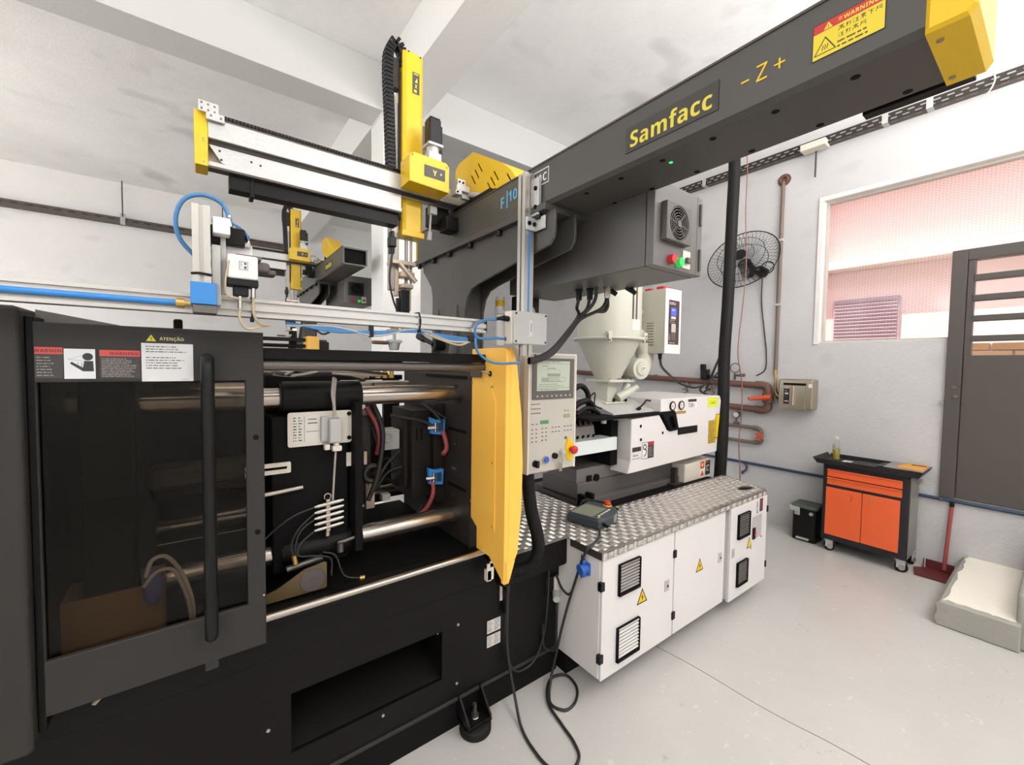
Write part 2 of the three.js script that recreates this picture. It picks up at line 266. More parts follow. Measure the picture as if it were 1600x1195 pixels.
{ // back wall
  const t = thing('cable_tray', 'dark slotted cable tray crossing the back wall above the blue tubed rail', 'cable tray', [-1, 3.685, -8.85]);
  const hs = [], x0 = XL + 0.1, x1 = 1.3; for (let x = x0 + 0.05; x < x1; x += 0.14) hs.push(rrect(x, x + 0.08, 3.745, 3.762, 0.006, 2));
  part(t, 'side', [poly(rect(x0, x1, 3.69, 3.79), 'z', -8.86, -8.857, hs)], m.brownTray);
  part(t, 'base', [box(x0, x1, 3.69, 3.693, -8.948, -8.86, 0)], m.brownTray); part(t, 'side', [box(x0, x1, 3.69, 3.79, -8.948, -8.945, 0)], m.brownTray);
  for (const x of [-0.92, 0.35]) { part(t, 'hanger_rod', [cyl([x, 3.8, -8.84], [x, HC, -8.84], 0.008, 0.008, 8)], m.darkRod); part(t, 'clip', [box(x - 0.03, x + 0.03, 3.68, 3.85, -8.856, -8.84, 0.004)], m.lightGrey); }
}
// ---------- injection moulding machine: base, platens, tie bars ----------
const MZ = -2.02, zNear = -1.75, zFar = -2.29, yUp = 1.465, yLo = 0.88;
{
  const t = thing('injection_moulding_machine', 'large black injection moulding machine with polished tie bars and open clamping bay', 'machine', [0.3, 0, -2]);
  const fp = part(t, 'front_panel', [poly(rect(-1.2, 1.483, 0.135, 0.606), 'z', -1.565, -1.55, [rect(0.234, 0.809, 0.253, 0.464)])], m.black);
  at(fp, 'screw', new THREE.CylinderGeometry(0.006, 0.0075, 0.005, 12).rotateX(Math.PI / 2), m.chrome, [[0.165, 0.372, -1.548], [0.884, 0.467, -1.548], [0.88, 0.205, -1.548], [0.553, 0.226, -1.548], [0.02, 0.205, -1.548], [-0.3, 0.372, -1.548]]);
  part(fp, 'lip', [box(-1.2, 1.483, 0.126, 0.142, -1.562, -1.543, 0.003)], m.gate);
  part(fp, 'type_plate', [decal([1.075, 0.393, -1.5485], 0.075, 0.06, '+z'), decal([1.075, 0.325, -1.5485], 0.075, 0.055, '+z')], pic(160, 128, (x, w, h) => { x.fillStyle = '#cfcbc6'; x.fillRect(0, 0, w, h); lines(x, 8, 10, 60, 8, 14, 6, '#5a5653'); lines(x, 84, 10, 66, 8, 14, 6, '#6a6663'); }));
  const rc = part(t, 'recess', [box(0.232, 0.234, 0.253, 0.464, -1.95, -1.565, 0), box(0.809, 0.811, 0.253, 0.464, -1.95, -1.565, 0), box(0.232, 0.811, 0.464, 0.466, -1.95, -1.565, 0), poly([[-1.565, 0.253], [-1.95, 0.44], [-1.95, 0.43], [-1.565, 0.243]], 'x', 0.234, 0.809)], m.black);
  at(rc, 'screw', new THREE.SphereGeometry(0.005, 10, 8), m.chrome, [[0.806, 0.452, -1.62], [0.806, 0.437, -1.585]]);
  part(t, 'upper_panel', [box(-1.2, 1.19, 0.608, 0.742, -1.57, -1.545, 0.003)], m.black);
  part(t, 'plinth', [box(-1.2, 1.483, 0.0, 0.128, -1.6, -1.557, 0.002), box(-1.2, 3.35, 0, 0.12, -2.5, -1.9, 0.002)], m.blackMatte);
  part(t, 'bed', [box(-1.2, 1.0, 0.48, 0.74, -2.5, -1.57, 0.004), box(0.985, 1.85, 0.14, 0.70, -2.5, -1.62, 0.004), box(1.80, 3.36, 0.12, 0.70, -2.5, -1.645, 0.004), box(-1.2, 0.2, 0.14, 0.48, -2.5, -1.7, 0), box(0.83, 1.0, 0.14, 0.48, -2.5, -1.7, 0)], m.blackMatte);
  part(t, 'sill', [box(-0.32, 1.08, 0.742, 0.766, -1.6, -1.52, 0.003)], m.black);
  part(t, 'guide_rod', [cyl([-0.3, 0.782, -1.5], [1.05, 0.782, -1.5], 0.0125, 0.0125, 16)], m.steel, 'polished rod along the front sill');
  part(t, 'rod_block', [box(1.0, 1.09, 0.74, 0.795, -1.53, -1.485, 0.006)], m.black);
  part(t, 'latch_bracket', [box(0.985, 1.01, 0.655, 0.705, -1.50, -1.475, 0.003), box(1.0, 1.06, 0.715, 0.742, -1.48, -1.475, 0.001), box(0.985, 1.02, 0.66, 0.735, -1.48, -1.475, 0.001)], m.cream);
  part(t, 'side_fascia', [poly([[1.08, 0.596], [1.47, 0.596], [1.478, 0.604], [1.478, 0.722], [1.47, 0.73], [1.08, 0.73]], 'z', -1.56, -1.487, [], 0.002)], m.black);
  // end cover left and the hood behind the gate
  part(t, 'end_cover', [box(-1.3, -0.327, 0.66, 1.72, -2.5, -1.432, 0.012)], m.gate, 'charcoal painted end cover');
  part(t, 'end_cover_edge', [box(-0.327, -0.312, 0.69, 1.70, -1.9, -1.462, 0.003)], m.black);
  part(t, 'hood', [poly([[-0.327, 1.722], [-0.17, 1.692], [0.02, 1.668], [0.02, 1.65], [-0.327, 1.65]], 'z', -2.45, -1.55)], m.panelDark, 'grey sloping top sheet');
  part(t, 'rear_gate', [box(-0.327, 0.2, 0.74, 1.66, -2.53, -2.5, 0.003)], m.black);
  part(t, 'gate_rail', [box(-0.3, 1.04, 1.606, 1.642, -1.51, -1.475, 0.004)], m.black);
  part(t, 'gate_rail', [cyl([-0.3, 1.588, -1.49], [1.035, 1.588, -1.49], 0.017, 0.017, 18)], m.steelDark, 'steel upper slide rail of the gate');
  part(t, 'rear_rail', [box(-0.3, 1.0, 1.60, 1.645, -2.5, -2.46, 0.004), box(-0.3, 1.0, 1.50, 1.53, -2.49, -2.46, 0.004)], m.black);
  // platens
  const fx = part(t, 'fixed_platen', [box(0.99, 1.19, 0.74, 1.56, -2.42, -1.63, 0.01)], m.iron);
  for (const [y, z] of [[1.275, -1.84], [1.0, -1.84], [1.53, -2.1]]) part(fx, 'slot', [box(0.986, 0.992, y, y + 0.015, z, -1.67, 0)], m.blackMatte);
  at(fx, 'tapped_hole', new THREE.CylinderGeometry(0.007, 0.007, 0.004, 10).rotateZ(Math.PI / 2), m.steel, [1.21, 1.09, 0.96].flatMap((y) => [[0.988, y, -1.80], [0.988, y, -1.775]]));
  const mv = part(t, 'moving_platen', [box(0.2, 0.47, 0.82, 1.40, -2.36, -1.705, 0.01), box(0.478, 0.506, 0.86, 1.445, -1.9, -1.645, 0.003), box(0.2, 0.47, 1.40, 1.55, -2.4, -1.82, 0.01)], m.blackMatte);
  for (const [y, z] of [[yUp, zNear], [yLo, zNear], [yUp, zFar], [yLo, zFar]]) part(mv, 'bush', [cyl([0.24, y, z], [0.522, y, z], 0.062, 0.062, 28), cyl([0.232, y, z], [0.25, y, z], 0.055, 0.055, 24)], m.black);
  const tp = part(t, 'tail_platen', [box(-0.275, -0.155, 0.8, 1.58, -2.45, -1.64, 0.01)], m.blackMatte);
  for (const [y, z] of [[yUp, zNear], [yLo, zNear], [yUp, zFar], [yLo, zFar]]) part(t, 'tie_bar', [cyl([-0.45, y, z], [0.99, y, z], 0.0385, 0.0385, 32)], m.steel);
  for (const [y, z] of [[1.18, -1.95], [1.10, -2.12]]) part(t, 'toggle_link', [box(-0.15, 0.2, y - 0.04, y + 0.04, z - 0.06, z + 0.06, 0.02)], m.iron);
  part(t, 'slide_plate', [poly(rrect(0.12, 0.262, 1.195, 1.235, 0.005), 'z', -1.70, -1.694, [rrect(0.12, 0.25, 1.21, 1.22, 0.004)])], m.cream, 'cream slotted guide plate');
  part(t, 'ejector_rod', [cyl([0.16, 1.125, -1.69], [0.3, 1.135, -1.69], 0.009, 0.009, 12)], m.steel);
  // terminal plate with grey plugs
  const tpz = -1.694;
  const pl = part(t, 'terminal_plate', [poly(rrect(0.252, 0.478, 1.286, 1.414, 0.009), 'z', tpz - 0.004, tpz, [], 0.001)], m.cream, 'pale terminal plate with printed table');
  part(pl, 'printed_table', [decal([0.315, 1.35, tpz + 0.0012], 0.1, 0.105, '+z')], pic(200, 220, (x, w, h) => { x.fillStyle = '#d8d4ca'; x.fillRect(0, 0, w, h); lines(x, 10, 14, 26, 9, 22, 9, '#4b4640', 5); lines(x, 45, 14, 26, 9, 22, 9, '#4b4640', 9); x.fillStyle = '#4b4640'; x.fillRect(84, 10, 3, 200); x.fillRect(110, 30, 60, 7); x.fillRect(108, 60, 66, 8); x.fillRect(96, 128, 90, 4); }));
  at(pl, 'screw', new THREE.CylinderGeometry(0.008, 0.008, 0.006, 12).rotateX(Math.PI / 2), m.blackMatte, [[0.468, 1.40, tpz + 0.002], [0.468, 1.305, tpz + 0.002]]);
  const sp = part(pl, 'plug_box', [box(0.362, 0.39, 1.3, 1.395, tpz, tpz + 0.02, 0.004), box(0.385, 0.432, 1.295, 1.388, tpz, tpz + 0.045, 0.008)], m.lightGrey);
  part(pl, 'cable_gland', [box(0.398, 0.432, 1.262, 1.283, tpz + 0.008, tpz + 0.04, 0.004), cyl([0.415, 1.283, tpz + 0.024], [0.415, 1.297, tpz + 0.024], 0.011, 0.011, 14), box(0.372, 0.392, 1.268, 1.29, tpz + 0.004, tpz + 0.03, 0.004)], m.cream);
  part(t, 'lead', [tube([[0.404, 1.54, -1.64], [0.404, 1.47, -1.66], [0.408, 1.388, -1.668]], 0.006), tube([[0.4, 1.545, -1.645], [0.396, 1.48, -1.652], [0.406, 1.43, -1.66]], 0.005), tube([[0.412, 1.262, -1.67], [0.408, 1.16, -1.68], [0.404, 1.06, -1.685]], 0.004)], m.cable);
  part(t, 'small_label', [box(0.458, 0.477, 1.19, 1.245, -1.70, -1.694, 0.002)], m.cream);
  // oil distributor
  const od = part(t, 'oil_distributor', [box(0.375, 0.392, 0.955, 1.08, -1.705, -1.665, 0.003), torus([0.385, 1.085, -1.685], 0.012, 0.003, 'z', 16), cyl([0.384, 0.935, -1.685], [0.384, 0.96, -1.685], 0.011, 0.011, 12)], m.steel);
  for (let i = 0; i < 5; i++) part(od, 'fitting', [cyl([0.345, 1.058 - i * 0.0225, -1.672], [0.43, 1.066 - i * 0.0225, -1.672], 0.008, 0.008, 12), cyl([0.336, 1.057 - i * 0.0225, -1.672], [0.346, 1.058 - i * 0.0225, -1.672], 0.0055, 0.0055, 10), cyl([0.428, 1.066 - i * 0.0225, -1.672], [0.44, 1.067 - i * 0.0225, -1.672], 0.006, 0.006, 10)], m.chrome);
  part(t, 'oil_hose', [tube([[0.338, 1.057, -1.672], [0.26, 1.04, -1.66], [0.18, 0.985, -1.66], [0.13, 0.93, -1.65]], 0.0035), tube([[0.338, 1.035, -1.672], [0.28, 0.99, -1.66], [0.255, 0.94, -1.655], [0.262, 0.89, -1.65]], 0.0035), tube([[0.338, 1.012, -1.672], [0.29, 0.985, -1.66], [0.268, 0.94, -1.65], [0.27, 0.88, -1.65]], 0.0035), tube([[0.338, 0.968, -1.672], [0.285, 0.935, -1.655], [0.275, 0.9, -1.645], [0.33, 0.885, -1.64], [0.385, 0.86, -1.64], [0.385, 0.8, -1.63]], 0.0035), tube([[0.36, 0.89, -1.645], [0.4, 0.87, -1.64], [0.43, 0.79, -1.62], [0.49, 0.765, -1.61]], 0.0035)], m.cableDark);
  part(t, 'hose_tip', [cyl([0.262, 0.9, -1.65], [0.268, 0.868, -1.648], 0.009, 0.009, 12), cyl([0.485, 0.766, -1.612], [0.502, 0.766, -1.608], 0.01, 0.01, 12)], m.brass);
  part(t, 'lower_lug', [cyl([0.24, 0.85, -1.66], [0.36, 0.865, -1.66], 0.012, 0.012, 14), cyl([0.42, 0.9, -1.67], [0.49, 0.915, -1.66], 0.01, 0.006, 12), cyl([0.425, 0.87, -1.66], [0.425, 0.905, -1.66], 0.013, 0.013, 14)], m.steelDark);
  const mg = part(t, 'motor_guard', [poly([[0.14, 0.775], [0.355, 0.775], [0.362, 0.78], [0.362, 0.868], [0.352, 0.872], [0.29, 0.862], [0.2, 0.815], [0.14, 0.8]], 'z', -1.606, -1.6)], m.amberPlate, 'smoky amber belt guard');
  part(mg, 'pulley', [torus([0.315, 0.818, -1.6], 0.04, 0.0025, 'z', 30), cyl([0.315, 0.818, -1.602], [0.315, 0.818, -1.5985], 0.038, 0.038, 28), cyl([0.315, 0.818, -1.6], [0.315, 0.818, -1.594], 0.007, 0.007, 14)], m.brownTray);
  // moulds
  const mh = part(t, 'mould_half', [box(0.93, 0.99, 0.9, 1.40, -2.22, -1.88, 0.004), box(0.83, 0.93, 0.93, 1.37, -2.19, -1.92, 0.004), box(0.81, 0.83, 0.98, 1.33, -2.15, -1.97, 0.003)], m.mould);
  part(mh, 'slot', [box(0.85, 0.857, 1.22, 1.28, -1.921, -1.915, 0), box(0.875, 0.882, 1.22, 1.28, -1.921, -1.915, 0)], m.blackMatte);
  part(mh, 'connector', [box(0.72, 0.80, 1.17, 1.27, -2.1, -2.0, 0.006), box(0.79, 0.86, 1.2, 1.245, -2.08, -2.03, 0.006), torus([0.735, 1.235, -1.998], 0.022, 0.006, 'z', 20)], m.lightGrey);
  part(mh, 'water_hose', [tube([[0.955, 1.27, -1.84], [0.962, 1.22, -1.82], [0.955, 1.185, -1.80], [0.93, 1.165, -1.79]], 0.012)], m.redHose);
  part(mh, 'water_hose', [tube([[0.9, 1.045, -1.84], [0.9, 0.97, -1.83], [0.87, 0.9, -1.84], [0.83, 0.86, -1.86]], 0.011)], m.redHose);
  part(mh, 'cable', [tube([[0.88, 1.40, -1.9], [0.92, 1.36, -1.86], [0.955, 1.31, -1.84]], 0.008), tube([[0.83, 1.42, -1.95], [0.88, 1.4, -1.9], [0.97, 1.33, -1.83]], 0.006), tube([[0.88, 0.9, -1.9], [0.8, 0.84, -1.85], [0.7, 0.83, -1.8]], 0.006), tube([[0.7, 1.5, -2.1], [0.705, 1.3, -2.1], [0.69, 1.18, -2.1]], 0.006)], m.cableDark);
  const mm = part(t, 'mould_half', [box(0.506, 0.56, 0.9, 1.40, -2.22, -1.88, 0.004), box(0.56, 0.63, 0.95, 1.36, -2.18, -1.92, 0.004)], m.mould);
  part(mm, 'water_hose', [tube([[0.6, 1.40, -1.9], [0.64, 1.32, -1.88], [0.655, 1.25, -1.88], [0.65, 1.18, -1.9]], 0.012)], m.redHose);
  part(mm, 'cable', [tube([[0.62, 1.42, -1.87], [0.66, 1.3, -1.86], [0.64, 1.1, -1.86], [0.6, 0.98, -1.87]], 0.012), tube([[0.66, 1.02, -1.95], [0.72, 1.1, -1.98], [0.8, 1.16, -2.0]], 0.008), tube([[0.66, 0.98, -1.98], [0.74, 1.06, -2.0], [0.82, 1.08, -2.0]], 0.007)], m.cableDark);
  part(mm, 'coil', [torus([0.62, 1.1, -1.875], 0.035, 0.012, 'z', 24)], m.cableDark); part(mm, 'bracket', [box(0.6, 0.64, 0.93, 1.05, -1.93, -1.9, 0.003), box(0.585, 0.6, 1.14, 1.2, -1.9, -1.885, 0.002)], m.copperTint);
  part(t, 'rear_plate', [box(0.885, 0.985, 0.8, 1.5, -2.5, -2.47, 0.003), box(0.74, 0.885, 0.76, 1.22, -2.5, -2.47, 0.003)], m.mould, 'dark rear guard plate');
  for (const [p, r] of [[[[0.7, 1.52, -2.3], [0.735, 1.4, -2.3], [0.75, 1.25, -2.3], [0.72, 1.1, -2.28]], 0.02], [[[0.62, 1.05, -2.0], [0.68, 1.0, -2.05], [0.75, 1.05, -2.1], [0.8, 1.02, -2.15]], 0.01], [[[0.6, 0.98, -2.0], [0.68, 0.96, -2.05], [0.76, 1.0, -2.1], [0.83, 0.96, -2.1]], 0.01], [[[0.61, 1.12, -2.0], [0.66, 1.06, -2.0], [0.74, 1.12, -2.05], [0.8, 1.1, -2.05]], 0.009], [[[0.64, 1.3, -1.95], [0.67, 1.2, -1.95], [0.68, 1.08, -1.95], [0.64, 1.02, -1.93]], 0.009]]) part(t, 'cable', [tube(p, r)], m.cableDark);
  part(t, 'valve', [box(0.69, 0.73, 0.94, 0.97, -1.98, -1.94, 0.004)], m.cable);
  // clamps (blue)
  for (const [x, y, z, s] of [[0.925, 1.29, -1.855, 1], [0.915, 1.045, -1.85, 1], [0.87, 1.335, -2.0, 0.7]]) {
    const c = part(t, 'clamp', [poly([[x - 0.03 * s, y - 0.03 * s], [x + 0.042 * s, y - 0.042 * s], [x + 0.045 * s, y + 0.035 * s], [x, y + 0.035 * s], [x - 0.035 * s, y + 0.05 * s]], 'z', z - 0.012, z + 0.016, [], 0.002)], m.clampBlue, 'blue mould clamp');
    part(c, 'recess', [box(x + 0.005 * s, x + 0.033 * s, y - 0.022 * s, y + 0.022 * s, z + 0.015, z + 0.0175, 0.001)], m.navy);
    part(c, 'bolt', [cyl([x - 0.012 * s, y - 0.02 * s, z + 0.02], [x - 0.012 * s, y + 0.025 * s, z + 0.02], 0.009 * s, 0.009 * s, 12), cyl([x - 0.05 * s, y, z + 0.012], [x - 0.01 * s, y, z + 0.02], 0.01 * s, 0.012 * s, 12)], m.chrome);
  }
  part(t, 'sprue_wire', [tube([[0.7, 1.36, -1.87], [0.77, 1.345, -1.86], [0.85, 1.325, -1.85], [0.9, 1.3, -1.84]], 0.008)], m.cableDark);
  part(t, 'brass_nipple', [0.62, 0.65, 0.68].flatMap((x, i) => [cyl([x, 1.535, -1.8], [x, 1.57, -1.8], 0.012, 0.009, 12), cyl([x, 1.57, -1.8], [x, 1.6, -1.8], 0.004, 0.004, 8)]), m.brass);
  // cable bundle lying over the upper bush
  for (let k = 0; k < 7; k++) part(t, 'cable', [tube([[0.08, 1.55 + 0.009 * k, -1.66 - 0.012 * k], [0.2, 1.558 + 0.01 * ((k * 3) % 5), -1.67], [0.3, 1.55 + 0.009 * ((k * 2) % 5), -1.675 - 0.006 * k], [0.4, 1.56 + 0.007 * ((k * 5) % 4), -1.68], [0.52 + 0.02 * k, 1.536 + 0.003 * k, -1.74]], 0.0055, 40, 6)], k % 3 ? m.cable : m.cableDark);
  part(t, 'cable', [tube([[0.24, 1.555, -1.66], [0.3, 1.585, -1.65], [0.36, 1.595, -1.65], [0.375, 1.585, -1.65], [0.34, 1.565, -1.66], [0.26, 1.55, -1.67]], 0.005, 40, 6)], m.cable);
  // yellow guard at the fixed platen
  const yg = part(t, 'platen_guard', [poly([[-1.585, 0.915], [-1.535, 0.885], [-1.535, 0.79], [-1.435, 0.79], [-1.325, 0.715], [-1.325, 1.66], [-1.34, 1.668], [-1.585, 1.668]], 'x', 0.965, 0.985, [], 0.003),
    poly([[0.985, 0.8], [0.985, 1.668], [1.0, 1.668], [1.02, 1.6], [1.045, 1.4], [1.056, 1.2], [1.052, 1.0], [1.035, 0.83], [1.02, 0.8]].map((p) => [p[0], p[1]]), 'z', -1.345, -1.325, [], 0.003), box(0.985, 1.01, 1.63, 1.668, -1.585, -1.34, 0.003), poly([[0.967, 0.715], [0.99, 0.715], [1.02, 0.8], [0.967, 0.82]], 'z', -1.345, -1.325), box(1.0, 1.02, 0.80, 1.62, -1.585, -1.345, 0.003)], m.amber, 'amber yellow sheet guard');
  part(yg, 'access_plate', [poly([[-1.572, 0.98], [-1.45, 0.93], [-1.392, 0.91], [-1.392, 1.44], [-1.405, 1.47], [-1.43, 1.53], [-1.572, 1.53]], 'x', 0.961, 0.965, [], 0.001)], m.amber);
  at(yg, 'screw', new THREE.SphereGeometry(0.006, 10, 8).scale(0.6, 1, 1), m.brass, [[0.96, 1.52, -1.57], [0.96, 1.51, -1.42], [0.96, 1.22, -1.57], [0.96, 1.195, -1.41], [0.96, 0.99, -1.575], [0.96, 0.93, -1.405]]);
  part(yg, 'terminal_strip', [box(0.95, 0.966, 1.545, 1.57, -1.575, -1.50, 0.002), ...[-1.56, -1.54, -1.515].map((z) => cyl([0.957, 1.57, z], [0.957, 1.585, z], 0.005, 0.003, 8))], m.steelDark);
  part(yg, 'grommet', [torus([0.964, 1.562, -1.438], 0.008, 0.004, 'x', 16)], m.rubber);
  part(yg, 'lead', [tube([[0.957, 1.57, -1.51], [0.952, 1.572, -1.48], [0.965, 1.562, -1.438]], 0.004)], m.cable);
}
// levelling foot standing on the floor
{
  const t = thing('levelling_foot', 'round black rubber machine levelling foot with bolt bracket', 'machine foot', [0.95, 0, -1.50]);
  part(t, 'pad', [lathe([[0, 0], [0.066, 0], [0.07, 0.006], [0.07, 0.028], [0.062, 0.036], [0.04, 0.042], [0, 0.042]], 0.945, 0, -1.495, 36)], m.rubber);
  part(t, 'bracket', [...[0.885, 0.995].map((x) => poly([[-1.556, 0.045], [-1.556, 0.15], [-1.535, 0.15], [-1.455, 0.07], [-1.452, 0.045]], 'x', x, x + 0.008)), box(0.885, 1.003, 0.045, 0.056, -1.556, -1.455, 0.002)], m.black);
  part(t, 'bolt', [cyl([0.945, 0.03, -1.50], [0.945, 0.115, -1.50], 0.009, 0.009, 14), cyl([0.945, 0.056, -1.50], [0.945, 0.07, -1.50], 0.017, 0.017, 6)], m.steelDark);
  part(t, 'washer', [torus([0.945, 0.058, -1.50], 0.018, 0.003, 'y', 20)], m.chrome);
}
// ---------- sliding safety gate ----------
{
  const t = thing('sliding_gate', 'charcoal sliding safety gate with tinted window, stickers and long black pull bar', 'gate', [-0.08, 0.73, -1.47]);
  part(t, 'frame', [poly(rect(-0.312, 0.153, 0.73, 1.686), 'z', -1.466, -1.45, [rect(-0.308, 0.106, 0.866, 1.543)], 0.002)], m.gate);
  part(t, 'window', [box(-0.311, 0.108, 0.862, 1.547, -1.472, -1.467, 0)], m.glassDark, 'tinted window');
  const h = part(t, 'pull_bar', [tube([[0.016, 1.598, -1.452], [0.016, 1.603, -1.41], [0.016, 1.585, -1.392], [0.016, 1.5, -1.388], [0.016, 1.2, -1.387], [0.016, 0.93, -1.388], [0.016, 0.845, -1.392], [0.016, 0.828, -1.41], [0.016, 0.832, -1.452]], 0.0155, 80, 16)], m.plastic, 'long black pull bar');
  part(t, 'stop_tab', [box(0.0, 0.033, 0.704, 0.74, -1.464, -1.452, 0.004)], m.gate);
  part(t, 'top_catch', [box(-0.056, -0.036, 1.68, 1.712, -1.468, -1.455, 0.005)], m.blackMatte);
  at(t, 'buffer', new THREE.CylinderGeometry(0.008, 0.008, 0.002, 16).rotateX(Math.PI / 2), m.blackMatte, [[0.131, 1.373, -1.4495], [0.133, 1.085, -1.4495]]);
  at(t, 'screw', new THREE.SphereGeometry(0.004, 10, 8), m.chrome, [[0.147, 0.885, -1.4495]]);
  const warnCol = (x, w, h, title) => { x.fillStyle = '#3a3633'; x.fillRect(0, 0, w, h); x.fillStyle = '#c24a46'; x.fillRect(0, 0, w, h * 0.22); fillText(x, title, w * 0.55, h * 0.115, 'bold ' + Math.round(h * 0.15) + 'px sans-serif', '#5a1512', 'center'); };
  const zz = -1.4488;
  part(t, 'warning_sticker', [decal([-0.286, 1.59, zz], 0.046, 0.074, '+z')], pic(150, 240, (x, w, h) => { warnCol(x, w, h, 'WARNING'); lines(x, 8, 76, 100, 7, 23, 7, '#8f8a86', 4); }));
  part(t, 'pictogram_sticker', [decal([-0.2345, 1.588, zz], 0.054, 0.073, '+z')], pic(220, 240, (x, w, h) => {
    x.fillStyle = '#d6d6da'; x.fillRect(0, 0, w, h); x.fillStyle = '#2c2a29'; x.beginPath(); x.ellipse(166, 62, 38, 30, 0, 0, 7); x.fill();
    x.beginPath(); x.moveTo(140, 96); x.lineTo(204, 96); x.lineTo(208, 180); x.lineTo(130, 180); x.lineTo(40, 118); x.lineTo(52, 104); x.lineTo(130, 150); x.closePath(); x.fill();
    x.strokeStyle = '#77737a'; x.lineWidth = 2; x.beginPath(); x.moveTo(24, 84); x.quadraticCurveTo(90, 70, 126, 48); x.moveTo(24, 84); x.lineTo(150, 96); x.stroke(); x.lineWidth = 5; x.beginPath(); x.moveTo(96, 106); x.lineTo(96, 132); x.moveTo(122, 106); x.lineTo(122, 150); x.stroke(); }));
  part(t, 'warning_sticker', [decal([-0.162, 1.588, zz], 0.076, 0.071, '+z')], pic(220, 220, (x, w, h) => { warnCol(x, w, h, '\u25b2 WARNING'); lines(x, 10, 66, 190, 12, 12.5, 5, '#9a948f', 8); }));
  part(t, 'notice_sheet', [decal([-0.068, 1.608, zz + 0.0006], 0.107, 0.129, '+z')], pic(420, 500, (x, w, h) => {
    x.fillStyle = '#22201f'; x.fillRect(0, 0, w, 110); tri(x, 78, 60, 38, '#d9cf3a'); fillText(x, '!', 78, 66, 'bold 46px sans-serif', '#2a2818', 'center'); fillText(x, 'ATEN\u00c7\u00c3O', 245, 62, 'bold 44px sans-serif', '#cbc37d', 'center');
    x.fillStyle = '#d4d3d3'; x.fillRect(0, 110, w, 390); lines(x, 34, 140, 350, 3, 26, 9, '#55514f', 3); lines(x, 34, 252, 350, 5, 27, 9, '#55514f', 12); lines(x, 330, 478, 60, 1, 20, 5, '#7a7674', 4); }));
}
// things seen behind the gate window
{
  const c = thing('cardboard_box', 'open brown cardboard tray behind the tinted gate window', 'box', [-0.2, 0.742, -1.59]);
  part(c, 'tray', [box(-0.30, -0.1, 0.742, 0.748, -1.69, -1.56, 0), box(-0.30, -0.1, 0.742, 0.955, -1.563, -1.56, 0), box(-0.30, -0.1, 0.742, 0.955, -1.69, -1.687, 0), box(-0.303, -0.3, 0.742, 0.955, -1.69, -1.56, 0), box(-0.1, -0.097, 0.742, 0.955, -1.69, -1.56, 0)], m.card);
  const p = solo('plastic_bag', [new THREE.SphereGeometry(1, 20, 16).scale(0.024, 0.055, 0.012).translate(-0.115, 0.955, -1.535)], m.purple, 'translucent violet plastic pouch hanging behind the gate window', 'pouch');
  solo('grey_hose', [tube([[-0.13, 0.99, -1.53], [-0.115, 1.035, -1.53], [-0.09, 1.04, -1.53], [-0.06, 1.0, -1.53], [-0.03, 0.9, -1.53], [-0.025, 0.78, -1.55]], 0.0055, 50)], m.cable, 'grey loop of hose, the taller of two behind the gate window', 'hose');
  solo('grey_hose', [tube([[-0.135, 0.965, -1.525], [-0.105, 1.0, -1.525], [-0.075, 1.0, -1.525], [-0.052, 0.95, -1.525], [-0.035, 0.88, -1.525], [-0.03, 0.78, -1.55]], 0.005, 50)], m.cable, 'grey loop of hose, the lower of two behind the gate window', 'hose');
  solo('loose_wires', [tube([[-0.19, 0.74, -1.52], [-0.215, 0.715, -1.50], [-0.235, 0.69, -1.505]], 0.004), tube([[-0.2, 0.735, -1.525], [-0.225, 0.705, -1.51], [-0.24, 0.685, -1.515]], 0.003)], m.beigeTube, 'bare beige wire ends poking out under the gate', 'wire');
}
